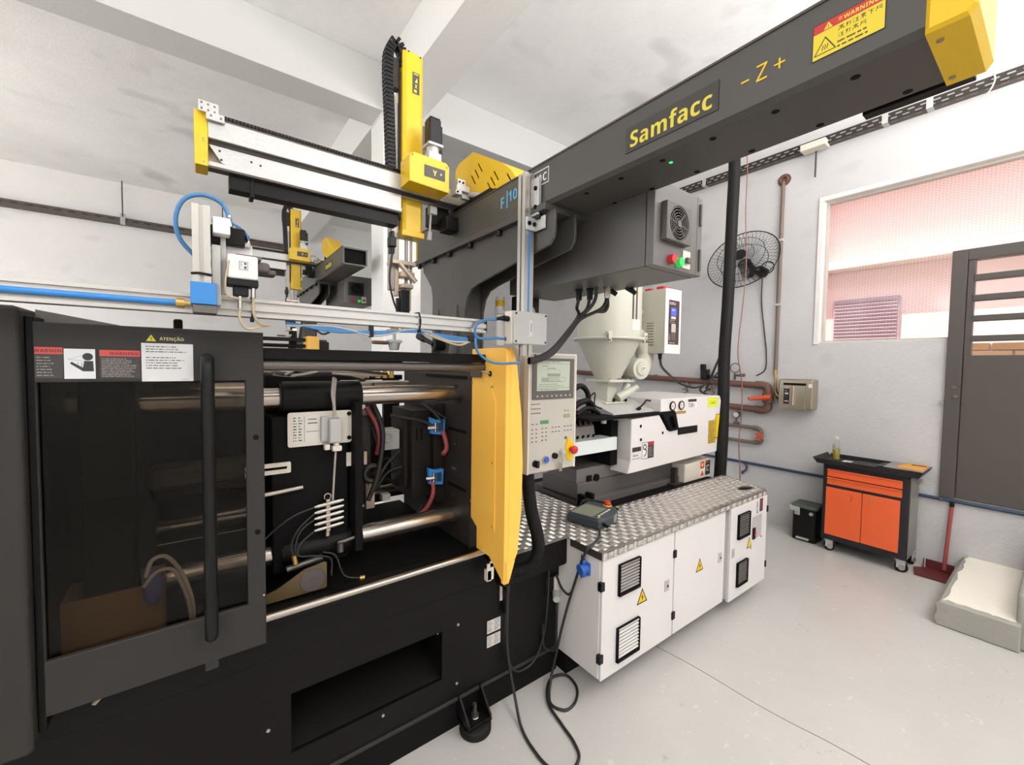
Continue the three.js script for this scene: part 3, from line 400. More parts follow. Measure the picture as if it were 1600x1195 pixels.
// ---------- operator panel ----------
{
  const t = thing('operator_panel', 'beige machine operator panel with grey-green screen, keypad and red stop button', 'control panel', [1.285, 1.12, -1.43]);
  const X0 = 1.139, X1 = 1.429, Y0 = 1.118, Y1 = 1.652, Z = -1.40;
  part(t, 'housing', [box(X0, X1, Y0, Y1, -1.47, Z, 0.008)], m.panelGrey);
  part(t, 'rim', [box(X0 - 0.002, X0 + 0.006, Y0, Y1, -1.43, Z + 0.002, 0.002), box(X1 - 0.008, X1 + 0.002, Y0, Y1, -1.43, Z + 0.002, 0.002), box(X0, X1, Y1 - 0.006, Y1 + 0.002, -1.43, Z + 0.002, 0.002)], m.cream);
  part(t, 'arm', [box(1.19, 1.4, 1.2, 1.5, -1.62, -1.47, 0.01)], m.black);
  const s = part(t, 'bezel', [poly(rrect(1.158, 1.412, 1.448, 1.632, 0.004), 'z', Z, Z + 0.004, [rect(1.184, 1.386, 1.486, 1.62)], 0.001)], m.panelDark);
  part(s, 'screen', [decal([1.285, 1.553, Z + 0.0015], 0.204, 0.136, '+z')], pic(420, 290, (x, w, h) => {
    x.fillStyle = '#b7bdac'; x.fillRect(0, 0, w, h); x.strokeStyle = '#6c7366'; x.fillStyle = '#6c7366'; x.lineWidth = 2; x.fillRect(0, 26, w, 3); lines(x, 10, 8, 400, 1, 10, 8, '#7d8476'); lines(x, 70, 48, 90, 1, 10, 8, '#7d8476');
    x.strokeRect(130, 88, 160, 60); x.fillStyle = '#8d9486'; x.fillRect(130, 122, 160, 30); lines(x, 130, 70, 150, 1, 10, 7, '#6c7366'); x.strokeRect(60, 160, 300, 44); x.fillStyle = '#a2a898'; x.fillRect(62, 170, 90, 30); lines(x, 66, 166, 290, 3, 14, 5, '#6c7366', 6); lines(x, 30, 222, 340, 2, 18, 6, '#7d8476', 7); x.fillStyle = '#6c7366'; x.fillRect(0, 258, w, 3); lines(x, 20, 270, 360, 1, 10, 8, '#7d8476', 8);
  }, 0.25), 'grey-green display');
  at(s, 'key', new THREE.BoxGeometry(0.009, 0.007, 0.003), m.lightGrey, Array.from({ length: 8 }, (_, i) => [1.185 + i * 0.0285, 1.463, Z + 0.005]));
  const keys = []; const put = (x0, y0, nx, ny, dx, dy) => { for (let i = 0; i < nx; i++) for (let j = 0; j < ny; j++) keys.push([x0 + i * dx, y0 - j * dy, Z + 0.001]); };
  put(1.16, 1.428, 4, 1, 0.014, 0); put(1.16, 1.408, 4, 1, 0.015, 0); put(1.16, 1.388, 4, 1, 0.015, 0); put(1.165, 1.34, 2, 1, 0.024, 0); put(1.163, 1.316, 2, 4, 0.024, 0.018); put(1.222, 1.318, 2, 4, 0.022, 0.018); put(1.284, 1.318, 3, 2, 0.02, 0.02); put(1.36, 1.318, 3, 2, 0.02, 0.02); put(1.36, 1.39, 2, 1, 0.02, 0);
  at(t, 'key', new THREE.BoxGeometry(0.008, 0.0035, 0.003), m.panelDark, keys);
  part(t, 'indicator', [box(1.21, 1.258, 1.338, 1.354, Z, Z + 0.002, 0.001)], M(0x4e8a4a, 0.5), 'green indicator strip'); part(t, 'indicator', [box(1.352, 1.392, 1.358, 1.375, Z, Z + 0.002, 0.001)], M(0x8a9a6a, 0.5), 'olive indicator strip');
  part(t, 'maker_badge', [box(1.168, 1.18, 1.636, 1.648, Z, Z + 0.0025, 0.002), box(1.184, 1.222, 1.637, 1.642, Z, Z + 0.0025, 0.0005)], m.panelDark);
  const kb = part(t, 'selector', [cyl([1.182, 1.164, Z], [1.182, 1.164, Z + 0.012], 0.016, 0.015, 20), box(1.175, 1.19, 1.148, 1.18, Z + 0.01, Z + 0.026, 0.004)], m.plastic, 'black selector knob');
  const bb = part(t, 'push_button', [cyl([1.24, 1.176, Z], [1.24, 1.176, Z + 0.012], 0.016, 0.016, 20)], m.chrome, 'blue push button'); part(bb, 'cap', [cyl([1.24, 1.176, Z + 0.01], [1.24, 1.176, Z + 0.017], 0.013, 0.012, 20)], M(0x3358c4, 0.35));
  const ks = part(t, 'key_switch', [cyl([1.296, 1.187, Z], [1.296, 1.187, Z + 0.014], 0.014, 0.013, 20)], m.plastic, 'key switch with hanging key'); part(ks, 'key', [box(1.296, 1.318, 1.183, 1.19, Z + 0.012, Z + 0.028, 0.002), torus([1.318, 1.165, Z + 0.022], 0.011, 0.0025, 'z', 16), box(1.308, 1.328, 1.115, 1.155, Z + 0.018, Z + 0.024, 0.004)], m.steel);
  part(t, 'push_button', [cyl([1.343, 1.2, Z], [1.343, 1.2, Z + 0.012], 0.016, 0.016, 20), cyl([1.343, 1.2, Z + 0.01], [1.343, 1.2, Z + 0.016], 0.012, 0.011, 20)], m.lightGrey, 'white push button');
  const es = part(t, 'emergency_stop', [cyl([1.398, 1.207, Z], [1.398, 1.207, Z + 0.02], 0.012, 0.012, 18), lathe([[0, 0.016], [0.012, 0.015], [0.019, 0.008], [0.02, 0], [0.014, -0.004], [0, -0.004]], 0, 0, 0, 24).rotateX(Math.PI / 2).translate(1.398, 1.207, Z + 0.026)], m.red, 'red mushroom stop button'); part(es, 'collar', [poly([[1.366, 1.225], [1.378, 1.262], [1.392, 1.262], [1.42, 1.225], [1.42, 1.18], [1.402, 1.15], [1.38, 1.155], [1.366, 1.185]], 'z', Z, Z + 0.004)], m.yellow);
  part(t, 'text_tab', [box(1.36, 1.374, 1.256, 1.27, Z, Z + 0.002, 0.001)], m.panelDark);
}
{ // corrugated conduit below the panel
  const path = [[1.17, 1.125, -1.435], [1.172, 1.05, -1.43], [1.187, 0.93, -1.42], [1.212, 0.83, -1.41], [1.218, 0.765, -1.41], [1.19, 0.70, -1.42], [1.13, 0.68, -1.44], [1.08, 0.685, -1.47]];
  const c = new THREE.CatmullRomCurve3(path.map((p) => V(...p)), false, 'centripetal'), g = new THREE.TubeGeometry(c, 300, 0.027, 16, false), P = g.attributes.position, q = V(), ctr = V();
  for (let i = 0; i <= 300; i++) { c.getPointAt(i / 300, ctr); const k = i % 3 === 0 ? 1.1 : 0.98; for (let j = 0; j <= 16; j++) { q.fromBufferAttribute(P, i * 17 + j).sub(ctr).multiplyScalar(k).add(ctr); P.setXYZ(i * 17 + j, q.x, q.y, q.z); } } g.computeVertexNormals();
  solo('corrugated_conduit', [g], m.rubber, 'thick black corrugated conduit curving down from the operator panel', 'conduit');
}
// ---------- aluminium profile frame ----------
function profile(axis, u, v, a, b, s = 0.045, s2 = s) {                     // slotted extrusion with one groove per face
  const h = s / 2, k = s2 / 2, g = 0.0045, d = 0.009, o = [[-h, -k], [-g, -k], [-g, -k + d], [g, -k + d], [g, -k], [h, -k], [h, -g], [h - d, -g], [h - d, g], [h, g], [h, k], [g, k], [g, k - d], [-g, k - d], [-g, k], [-h, k], [-h, g], [-h + d, g], [-h + d, -g], [-h, -g]];
  return poly(o.map((p) => [p[0] + u, p[1] + v]), axis, a, b);
}
{
  const t = thing('profile_rail', 'long horizontal aluminium profile rail across the machine front with blue air tube at left', 'rail', [0.2, 1.725, -1.345]);
  part(t, 'profile', [poly([[-1.374, 1.72], [-1.332, 1.72], [-1.332, 1.7285], [-1.342, 1.7285], [-1.342, 1.7365], [-1.332, 1.7365], [-1.332, 1.7525], [-1.342, 1.7525], [-1.342, 1.7605], [-1.332, 1.7605], [-1.332, 1.769], [-1.374, 1.769]], 'x', -1.2, 0.872)], m.alu);
  part(t, 'end_cap', [box(0.872, 0.876, 1.72, 1.769, -1.374, -1.332, 0.001)], m.black);
}
solo('air_tube', [cyl([-1.2, 1.7425, -1.328], [-0.045, 1.7425, -1.328], 0.0075, 0.0075, 16)], m.blue, 'straight blue air tube clipped along the left half of the profile rail', 'air tube');
solo('tube_fitting', [cyl([-0.045, 1.7425, -1.326], [-0.028, 1.7425, -1.326], 0.011, 0.011, 8), cyl([-0.028, 1.7425, -1.326], [-0.008, 1.7425, -1.326], 0.006, 0.006, 12)], m.brass, 'brass push fitting at the end of the blue air tube', 'fitting');
const tieLab = (s) => ['black cable tie round the profile rail ' + s, 'cable tie', 'cable ties on the profile rail'];
for (const [x, s] of [[0.115, 'below the white camera cables'], [0.6, 'beside the dark robot pedestal']]) solo('cable_tie', [tube([[x, 1.772, -1.332], [x + 0.003, 1.745, -1.327], [x, 1.715, -1.33]], 0.003, 20, 6), tube([[x, 1.772, -1.332], [x, 1.7735, -1.352], [x, 1.772, -1.375]], 0.003, 12, 6), box(x - 0.005, x + 0.005, 1.706, 1.717, -1.337, -1.325, 0.002)], m.plastic, ...tieLab(s));
{ // short upright carrying the camera
  const t = thing('camera_upright', 'short aluminium profile upright with a square blue cap clamped on the rail', 'upright', [0.006, 1.7, -1.3]);
  part(t, 'profile', [profile('y', 0.007, -1.293, 1.75, 1.978, 0.036)], m.alu);
  part(t, 'cap', [box(-0.016, 0.036, 1.737, 1.79, -1.315, -1.264, 0.002)], m.blue, 'bright blue square cap'); part(t, 'foot_plate', [box(-0.012, 0.036, 1.716, 1.737, -1.33, -1.27, 0.002)], m.steelDark);
  part(t, 'back_plate', [box(0.027, 0.046, 1.74, 1.89, -1.335, -1.29, 0.002), box(0.046, 0.058, 1.77, 1.94, -1.33, -1.31, 0.002)], m.lightGrey);
  part(t, 'strap', [tube([[-0.014, 1.81, -1.275], [0.0, 1.812, -1.272], [0.028, 1.81, -1.272]], 0.003, 16, 6)], m.rubber);
  part(t, 'red_mark', [box(0.02, 0.036, 1.788, 1.792, -1.29, -1.275, 0.001)], m.red);
}
{ // vision camera assembly
  const t = thing('vision_camera', 'white boxed vision sensor with black connector base hanging beside the blue capped upright', 'camera', [0.09, 1.78, -1.28]);
  part(t, 'upper_block', [box(0.03, 0.066, 1.914, 1.955, -1.31, -1.27, 0.003)], m.white); part(t, 'mount', [box(0.026, 0.1, 1.9, 1.945, -1.37, -1.311, 0.003), box(0.09, 0.112, 1.925, 1.94, -1.36, -1.34, 0.004)], m.black);
  part(t, 'rear_plate', [box(0.05, 0.118, 1.845, 1.91, -1.345, -1.335, 0.002)], m.white); part(t, 'housing', [box(0.058, 0.124, 1.808, 1.868, -1.31, -1.262, 0.005)], m.white);
  part(t, 'label', [decal([0.092, 1.841, -1.2614], 0.02, 0.022, '+z')], pic(80, 90, (x, w, h) => { x.fillStyle = '#e2dedb'; x.fillRect(0, 0, w, h); x.strokeStyle = '#4a4644'; x.lineWidth = 5; x.strokeRect(4, 4, 72, 82); x.fillStyle = '#4a4644'; x.fillRect(44, 12, 22, 22); x.fillRect(44, 48, 22, 30); lines(x, 12, 14, 22, 5, 13, 6, '#4a4644'); }));
  part(t, 'base', [box(0.056, 0.125, 1.79, 1.81, -1.308, -1.266, 0.004), box(0.07, 0.104, 1.766, 1.792, -1.302, -1.276, 0.004)], m.plastic);
  part(t, 'gland', [cyl([0.085, 1.735, -1.285], [0.085, 1.77, -1.285], 0.005, 0.006, 12), cyl([0.114, 1.765, -1.28], [0.114, 1.795, -1.28], 0.0055, 0.0055, 12)], m.chrome);
  part(t, 'hood', [box(0.078, 0.136, 1.868, 1.878, -1.36, -1.30, 0.002), box(0.12, 0.16, 1.845, 1.873, -1.39, -1.34, 0.008), box(0.13, 0.18, 1.845, 1.86, -1.42, -1.37, 0.006)], m.panelDark);
  part(t, 'lead', [tube([[0.085, 1.74, -1.285], [0.085, 1.705, -1.285], [0.1, 1.685, -1.29], [0.125, 1.69, -1.3], [0.15, 1.7, -1.325]], 0.0035), tube([[0.114, 1.768, -1.28], [0.116, 1.72, -1.285], [0.13, 1.7, -1.3], [0.155, 1.7, -1.325]], 0.0035), tube([[0.062, 1.85, -1.262], [0.054, 1.8, -1.262], [0.058, 1.765, -1.268], [0.09, 1.758, -1.28]], 0.002)], m.beigeTube);
}
solo('blue_hose', [tube([[-0.004, 1.86, -1.33], [-0.035, 1.9, -1.325], [-0.042, 1.95, -1.32], [-0.024, 1.995, -1.315], [0.012, 2.012, -1.31], [0.05, 2.0, -1.31], [0.066, 1.965, -1.31], [0.069, 1.95, -1.31]], 0.0052, 80, 10)], m.blueHose, 'blue air hose looping high over the short camera upright', 'hose');
solo('hose_fitting', [cyl([0.068, 1.945, -1.31], [0.066, 1.968, -1.31], 0.006, 0.005, 8), cyl([0.066, 1.968, -1.31], [0.064, 1.972, -1.31], 0.0062, 0.0062, 8)], m.chrome, 'chrome fitting at the end of the big blue hose loop', 'fitting');
solo('hose_fitting', [box(0.086, 0.114, 1.902, 1.914, -1.336, -1.324, 0.002), cyl([0.09, 1.91, -1.33], [0.096, 1.925, -1.33], 0.005, 0.005, 8), cyl([0.104, 1.905, -1.33], [0.11, 1.92, -1.33], 0.005, 0.005, 8)], m.chrome, 'small chrome double fitting holding the two thin blue tubes', 'fitting');
solo('blue_tubes', [tube([[0.03, 1.965, -1.34], [0.06, 1.968, -1.33], [0.09, 1.945, -1.33], [0.096, 1.925, -1.33]], 0.0025), tube([[0.03, 1.96, -1.345], [0.07, 1.962, -1.335], [0.1, 1.945, -1.33], [0.11, 1.92, -1.33]], 0.0025)], m.blueHose, 'two thin blue tubes on the vision sensor block', 'air tube');
// blue tube bundle slung under the rail
{
  const t = thing('tube_bundle', 'sagging bundle of blue air tubes tied beneath the profile rail', 'air tube', [0.6, 1.68, -1.35]);
  for (let k = 0; k < 4; k++) part(t, 'tube', [tube([[0.2, 1.713 - 0.003 * k, -1.35], [0.33, 1.694 + 0.005 * k, -1.345], [0.45, 1.7 - 0.004 * k, -1.34], [0.6, 1.708 + 0.003 * k, -1.338], [0.72, 1.7 - 0.006 * k, -1.335], [0.8, 1.694 - 0.004 * k, -1.33]], 0.0038, 60, 8)], k === 3 ? m.lightGrey : m.blueHose);
  part(t, 'tube', [tube([[0.62, 1.706, -1.335], [0.7, 1.68, -1.33], [0.76, 1.67, -1.33], [0.8, 1.688, -1.325], [0.815, 1.705, -1.325]], 0.0035)], m.beigeTube);
  part(t, 'tube', [tube([[0.24, 1.71, -1.355], [0.28, 1.695, -1.355], [0.3, 1.685, -1.355], [0.33, 1.7, -1.35]], 0.003)], m.cableDark);
  part(t, 'tie', [box(0.434, 0.446, 1.682, 1.72, -1.352, -1.333, 0.002), box(0.79, 0.815, 1.683, 1.705, -1.34, -1.318, 0.004)], m.plastic);
}
solo('looped_hose', [tube([[0.955, 1.70, -1.312], [0.9, 1.7, -1.3], [0.82, 1.702, -1.315], [0.815, 1.74, -1.315], [0.85, 1.765, -1.31], [0.9, 1.77, -1.3]], 0.005), tube([[0.815, 1.70, -1.318], [0.82, 1.65, -1.31], [0.86, 1.615, -1.3], [0.9, 1.605, -1.29], [0.99, 1.608, -1.28]], 0.005)], m.blueHose, 'blue grey hose looping from the junction box over the amber guard', 'hose');
{
  const t = thing('junction_box', 'pale grey junction box with a vertical label on the tall aluminium upright', 'junction box', [1.03, 1.67, -1.28]);
  part(t, 'body', [box(0.945, 1.11, 1.679, 1.806, -1.315, -1.268, 0.004)], m.cream); part(t, 'lid', [box(0.947, 1.112, 1.68, 1.805, -1.268, -1.255, 0.004)], m.lightGrey);
  at(t, 'screw', new THREE.CylinderGeometry(0.004, 0.004, 0.003, 10).rotateX(Math.PI / 2), m.plastic, [[0.956, 1.795, -1.2545], [1.103, 1.795, -1.2545], [0.956, 1.69, -1.2545], [1.103, 1.69, -1.2545]]);
  part(t, 'label', [decal([1.028, 1.742, -1.2545], 0.014, 0.062, '+z')], pic(50, 220, (x, w, h) => { x.fillStyle = '#c9c7c3'; x.fillRect(0, 0, w, h); x.translate(27, 112); x.rotate(-Math.PI / 2); fillText(x, '\u2197 Anexas', 0, 0, 'italic bold 34px sans-serif', '#26262c', 'center'); }));
  part(t, 'connector', [cyl([0.945, 1.775, -1.29], [0.92, 1.776, -1.29], 0.011, 0.011, 14), cyl([0.92, 1.776, -1.29], [0.895, 1.772, -1.29], 0.009, 0.006, 14)], m.plastic); part(t, 'fitting', [cyl([0.945, 1.70, -1.31], [0.962, 1.70, -1.31], 0.009, 0.009, 12)], m.chrome);
}
{
  const t = thing('profile_upright', 'tall aluminium profile upright with blue slot strip in front of the robot beam', 'upright', [1.02, 1.63, -1.29]);
  part(t, 'profile', [profile('y', 1.022, -1.288, 1.636, 2.335, 0.045)], m.alu);
  part(t, 'slot_strip', [box(1.018, 1.026, 1.80, 2.12, -1.269, -1.264, 0.001)], m.blue, 'blue slot cover');
  part(t, 'corner_bracket', [box(1.03, 1.046, 2.17, 2.31, -1.268, -1.225, 0.003), box(1.0, 1.05, 2.115, 2.165, -1.265, -1.255, 0.003), box(1.042, 1.05, 2.115, 2.165, -1.265, -1.20, 0.003)], m.zinc);
  at(t, 'bolt', new THREE.CylinderGeometry(0.008, 0.008, 0.006, 12).rotateX(Math.PI / 2), m.blackMatte, [[1.012, 2.14, -1.253], [1.036, 2.14, -1.253]]);
  at(t, 'bolt', new THREE.CylinderGeometry(0.008, 0.008, 0.006, 12).rotateZ(Math.PI / 2), m.blackMatte, [[1.028, 2.2, -1.24], [1.028, 2.27, -1.24]]);
}
// ---------- injection unit ----------
{
  const t = thing('injection_unit', 'white covered injection unit with stickers, gauges and black grip slot', 'injection unit', [2.7, 0.7, -2]);
  part(t, 'carriage', [box(1.93, 3.08, 0.73, 0.84, -2.2, -1.86, 0.004), box(1.93, 3.3, 0.70, 0.745, -2.3, -1.80, 0.003)], M(0x6b6664, 0.45, 0.3));
  part(t, 'carriage', [box(1.93, 2.5, 0.84, 0.93, -2.15, -1.87, 0.004)], M(0x77716e, 0.4, 0.4));
  part(t, 'port', [poly(rrect(2.02, 2.07, 0.82, 0.88, 0.008), 'z', -1.868, -1.862, [], 0.001), cyl([2.115, 0.853, -1.872], [2.115, 0.853, -1.86], 0.026, 0.026, 20)], m.blackMatte);
  for (const x of [1.93, 2.0]) part(t, 'hook', [box(x, x + 0.03, 0.70, 0.778, -1.86, -1.80, 0.004)], m.blackMatte);
  part(t, 'carriage_foot', [box(2.88, 2.92, 0.70, 0.83, -1.80, -1.76, 0.003), box(2.84, 2.96, 0.70, 0.715, -1.83, -1.74, 0.002)], m.iron);
  // barrel with ribbed cover
  part(t, 'barrel', [cyl([1.19, 1.13, MZ], [2.3, 1.13, MZ], 0.06, 0.06, 24)], m.steel);
  const bc = part(t, 'barrel_cover', [poly([[-2.15, 1.01], [-2.15, 1.2], [-2.08, 1.25], [-1.95, 1.25], [-1.9, 1.2], [-1.88, 1.1], [-1.9, 1.01]], 'x', 1.42, 2.12, [], 0.004)], M(0x9d968f, 0.42, 0.5));
  for (let i = 0; i < 12; i++) part(bc, 'slot', [box(-0.004, 0.004, -0.055, 0.055, -1.889, -1.876, 0).rotateZ(-0.6).translate(1.52 + i * 0.05, 1.1, 0)], m.blackMatte);
  for (let i = 0; i < 12; i++) part(bc, 'rib', [box(1.52 + i * 0.05, 1.526 + i * 0.05, 1.21, 1.254, -1.95, -1.9, 0.001)], m.blackMatte);
  part(t, 'thermo_plug', [cyl([1.93, 1.1, -1.88], [2.02, 1.09, -1.85], 0.012, 0.012, 12), cyl([2.02, 1.09, -1.85], [2.05, 1.087, -1.84], 0.016, 0.016, 6)], m.steel);
  for (const [p, r] of [[[[1.86, 1.30, -1.95], [1.92, 1.42, -1.93], [1.98, 1.47, -1.9], [2.05, 1.42, -1.9], [2.06, 1.30, -1.9]], 0.018], [[[1.88, 1.30, -1.9], [1.95, 1.36, -1.88], [2.03, 1.37, -1.87], [2.09, 1.30, -1.88]], 0.02], [[[1.9, 1.29, -1.85], [1.98, 1.33, -1.84], [2.06, 1.31, -1.84], [2.1, 1.285, -1.84]], 0.014], [[[2.05, 1.38, -1.9], [2.12, 1.42, -1.9], [2.1, 1.34, -1.88], [2.17, 1.31, -1.86]], 0.005]]) part(t, 'hydraulic_hose', [tube(p, r)], m.rubber);
  part(t, 'grease_line', [tube([[2.44, 1.31, -1.78], [2.5, 1.345, -1.78], [2.55, 1.36, -1.8], [2.6, 1.355, -1.8]], 0.006), cyl([2.43, 1.3, -1.79], [2.45, 1.315, -1.775], 0.012, 0.012, 10)], m.rubber);
  part(t, 'slide_box', [box(1.45, 2.24, 1.04, 1.128, -1.92, -1.80, 0.004)], M(0xdfe4e0, 0.35), 'white rectangular slide box');
  // white cover
  const Zc = -1.72, cp = [[2.283, 1.25], [2.595, 1.262], [2.70, 1.14], [2.80, 1.145], [2.755, 1.262], [2.61, 1.275], [2.61, 1.37], [3.44, 1.37], [3.49, 1.27], [3.50, 0.958], [3.41, 0.91], [2.33, 0.889], [2.257, 0.889], [2.283, 0.97]];
  const cv = part(t, 'cover', [poly(cp, 'z', -2.34, Zc, [], 0.004)], m.white);
  part(t, 'cover_shoulder', [poly([[-2.3, 1.25], [-2.3, 1.368], [-2.02, 1.368], [-1.765, 1.292], [-1.755, 1.25]], 'x', 2.15, 2.612, [], 0.003)], M(0xb9b6b2, 0.45));
  part(t, 'top_plate', [box(1.86, 2.78, 1.262, 1.282, -2.3, -1.712, 0.003), poly([[2.615, 1.268], [2.785, 1.268], [2.83, 1.14], [2.72, 1.135]], 'z', -1.735, -1.708, [[[2.69, 1.245], [2.75, 1.245], [2.79, 1.155], [2.735, 1.155]]], 0.002)], m.blackMatte, 'black lip with grip slot');
  part(t, 'under_deck', [box(1.86, 2.25, 1.15, 1.262, -2.3, -2.0, 0.003), box(2.2, 2.27, 0.93, 1.262, -2.2, -1.82, 0.003)], m.blackMatte);
  part(t, 'grip_filler', [box(2.68, 2.80, 1.14, 1.26, -1.78, -1.735, 0.002)], m.black);
  for (const x of [2.745, 2.86]) { const g = part(t, 'gauge', [torus([x, 1.318, Zc + 0.008], 0.03, 0.005, 'z', 28), cyl([x, 1.318, Zc], [x, 1.318, Zc + 0.008], 0.03, 0.03, 28)], m.black, 'round pressure gauge'); part(g, 'dial', [poly(circ(x, 1.318, 0.026, 24), 'z', Zc + 0.008, Zc + 0.0095), box(x - 0.001, x + 0.002, 1.318, 1.337, Zc + 0.0095, Zc + 0.011, 0)], m.cream); part(g, 'needle', [box(x - 0.012, x + 0.002, 1.316, 1.321, Zc + 0.0097, Zc + 0.011, 0)], m.red); }
  part(cv, 'brass_edge', [box(2.75, 2.93, 1.255, 1.275, Zc, Zc + 0.003, 0.001)], M(0xb79a58, 0.45, 0.3));
  part(cv, 'nameplate', [box(2.83, 3.1, 1.098, 1.152, Zc, Zc + 0.004, 0.001)], m.plastic);
  part(cv, 'dial_label', [decal([3.02, 1.325, Zc + 0.0012], 0.13, 0.075, '+z')], pic(130, 76, (x, w, h) => { x.fillStyle = '#e9e3df'; x.fillRect(0, 0, w, h); x.fillStyle = '#3a3533'; x.fillRect(4, 4, 120, 22); lines(x, 12, 36, 100, 3, 12, 7, '#4a4543'); }));
  part(cv, 'inspection_sticker', [decal([3.325, 1.32, Zc + 0.0012], 0.16, 0.075, '+z')], pic(150, 70, (x, w, h) => { x.fillStyle = '#dfe83c'; x.fillRect(0, 0, w, h); fillText(x, 'CABLE', 75, 36, 'bold 32px sans-serif', '#8a9424', 'center'); }), 'lime yellow sticker');
  part(cv, 'warning_sheet', [decal([3.44, 1.12, Zc + 0.0024], 0.12, 0.2, '+z')], pic(120, 200, (x, w, h) => { x.fillStyle = '#ecc81c'; x.fillRect(0, 0, w, h); x.strokeStyle = '#5a4c14'; x.lineWidth = 7; x.beginPath(); x.moveTo(84, 24); x.lineTo(58, 120); x.lineTo(70, 118); x.stroke(); x.lineWidth = 5; x.strokeRect(4, 4, 112, 192); }), 'yellow warning sheet');
  part(cv, 'warning_text', [decal([3.33, 1.08, Zc + 0.0016], 0.12, 0.19, '+z')], pic(100, 190, (x, w, h) => { x.fillStyle = '#caa83e'; x.fillRect(0, 0, w, h); lines(x, 4, 10, 92, 12, 15, 7, '#6f5a1e'); }));
  part(cv, 'maker_sticker', [decal([2.345, 1.02, Zc + 0.0012], 0.1, 0.085, '+z')], pic(120, 100, (x, w, h) => { x.fillStyle = '#ddd8d4'; x.fillRect(0, 0, w, h); x.fillStyle = '#3b3634'; x.fillRect(2, 4, 114, 36); lines(x, 16, 66, 90, 1, 10, 9, '#4a4543'); x.fillStyle = '#4a4543'; x.fillRect(0, 94, 120, 4); }));
  part(cv, 'pinch_sticker', [decal([2.47, 1.025, Zc + 0.0012], 0.135, 0.115, '+z')], pic(150, 130, (x, w, h) => { x.fillStyle = '#e6e2de'; x.fillRect(0, 0, 74, h); x.strokeStyle = '#2b2826'; x.lineWidth = 4; x.strokeRect(2, 2, 72, 126); x.lineWidth = 9; x.beginPath(); x.arc(34, 36, 18, 0, 6.3); x.moveTo(34, 54); x.bezierCurveTo(70, 60, 60, 100, 26, 108); x.stroke(); x.fillStyle = '#3a3634'; x.fillRect(76, 0, 74, h); x.fillStyle = '#9e2f2c'; x.fillRect(76, 0, 74, 32); lines(x, 82, 44, 60, 6, 13, 5, '#a39d98'); }));
  at(cv, 'hole', new THREE.CylinderGeometry(0.011, 0.011, 0.003, 14).rotateX(Math.PI / 2), m.blackMatte, [[2.383, 1.198, Zc], [2.388, 1.105, Zc], [2.64, 1.13, Zc]]);
  at(t, 'cover_clip', new THREE.BoxGeometry(0.03, 0.025, 0.02), m.cream, [[2.1, 1.24, -1.80]]);
}
{ // small switch box under the cover
  const t = thing('switch_box', 'small beige switch box with orange warning stickers under the white injection cover', 'switch box', [3.3, 0.7, -1.85]);
  part(t, 'body', [box(3.0, 3.385, 0.702, 0.845, -1.95, -1.752, 0.004)], m.cream);
  part(t, 'sticker', [decal([3.255, 0.775, -1.7505], 0.07, 0.13, '+z')], pic(80, 150, (x, w, h) => { x.fillStyle = '#e8ddd2'; x.fillRect(0, 0, w, h); x.fillStyle = '#c9512a'; x.fillRect(6, 2, 68, 66); tri(x, 40, 112, 30, '#c9512a'); x.fillStyle = '#e9c79b'; x.beginPath(); x.arc(40, 34, 18, 0, 7); x.fill(); }), 'orange and white warning sticker');
  part(t, 'panel', [decal([3.34, 0.78, -1.7505], 0.075, 0.12, '+z')], pic(80, 130, (x, w, h) => { x.fillStyle = '#3b2e2a'; x.fillRect(0, 0, w, h); x.fillStyle = '#d8d0c8'; x.fillRect(20, 44, 40, 50); x.fillStyle = '#1d1a1a'; x.fillRect(28, 52, 30, 36); x.fillStyle = '#a8482a'; x.fillRect(4, 6, 50, 18); }));
}
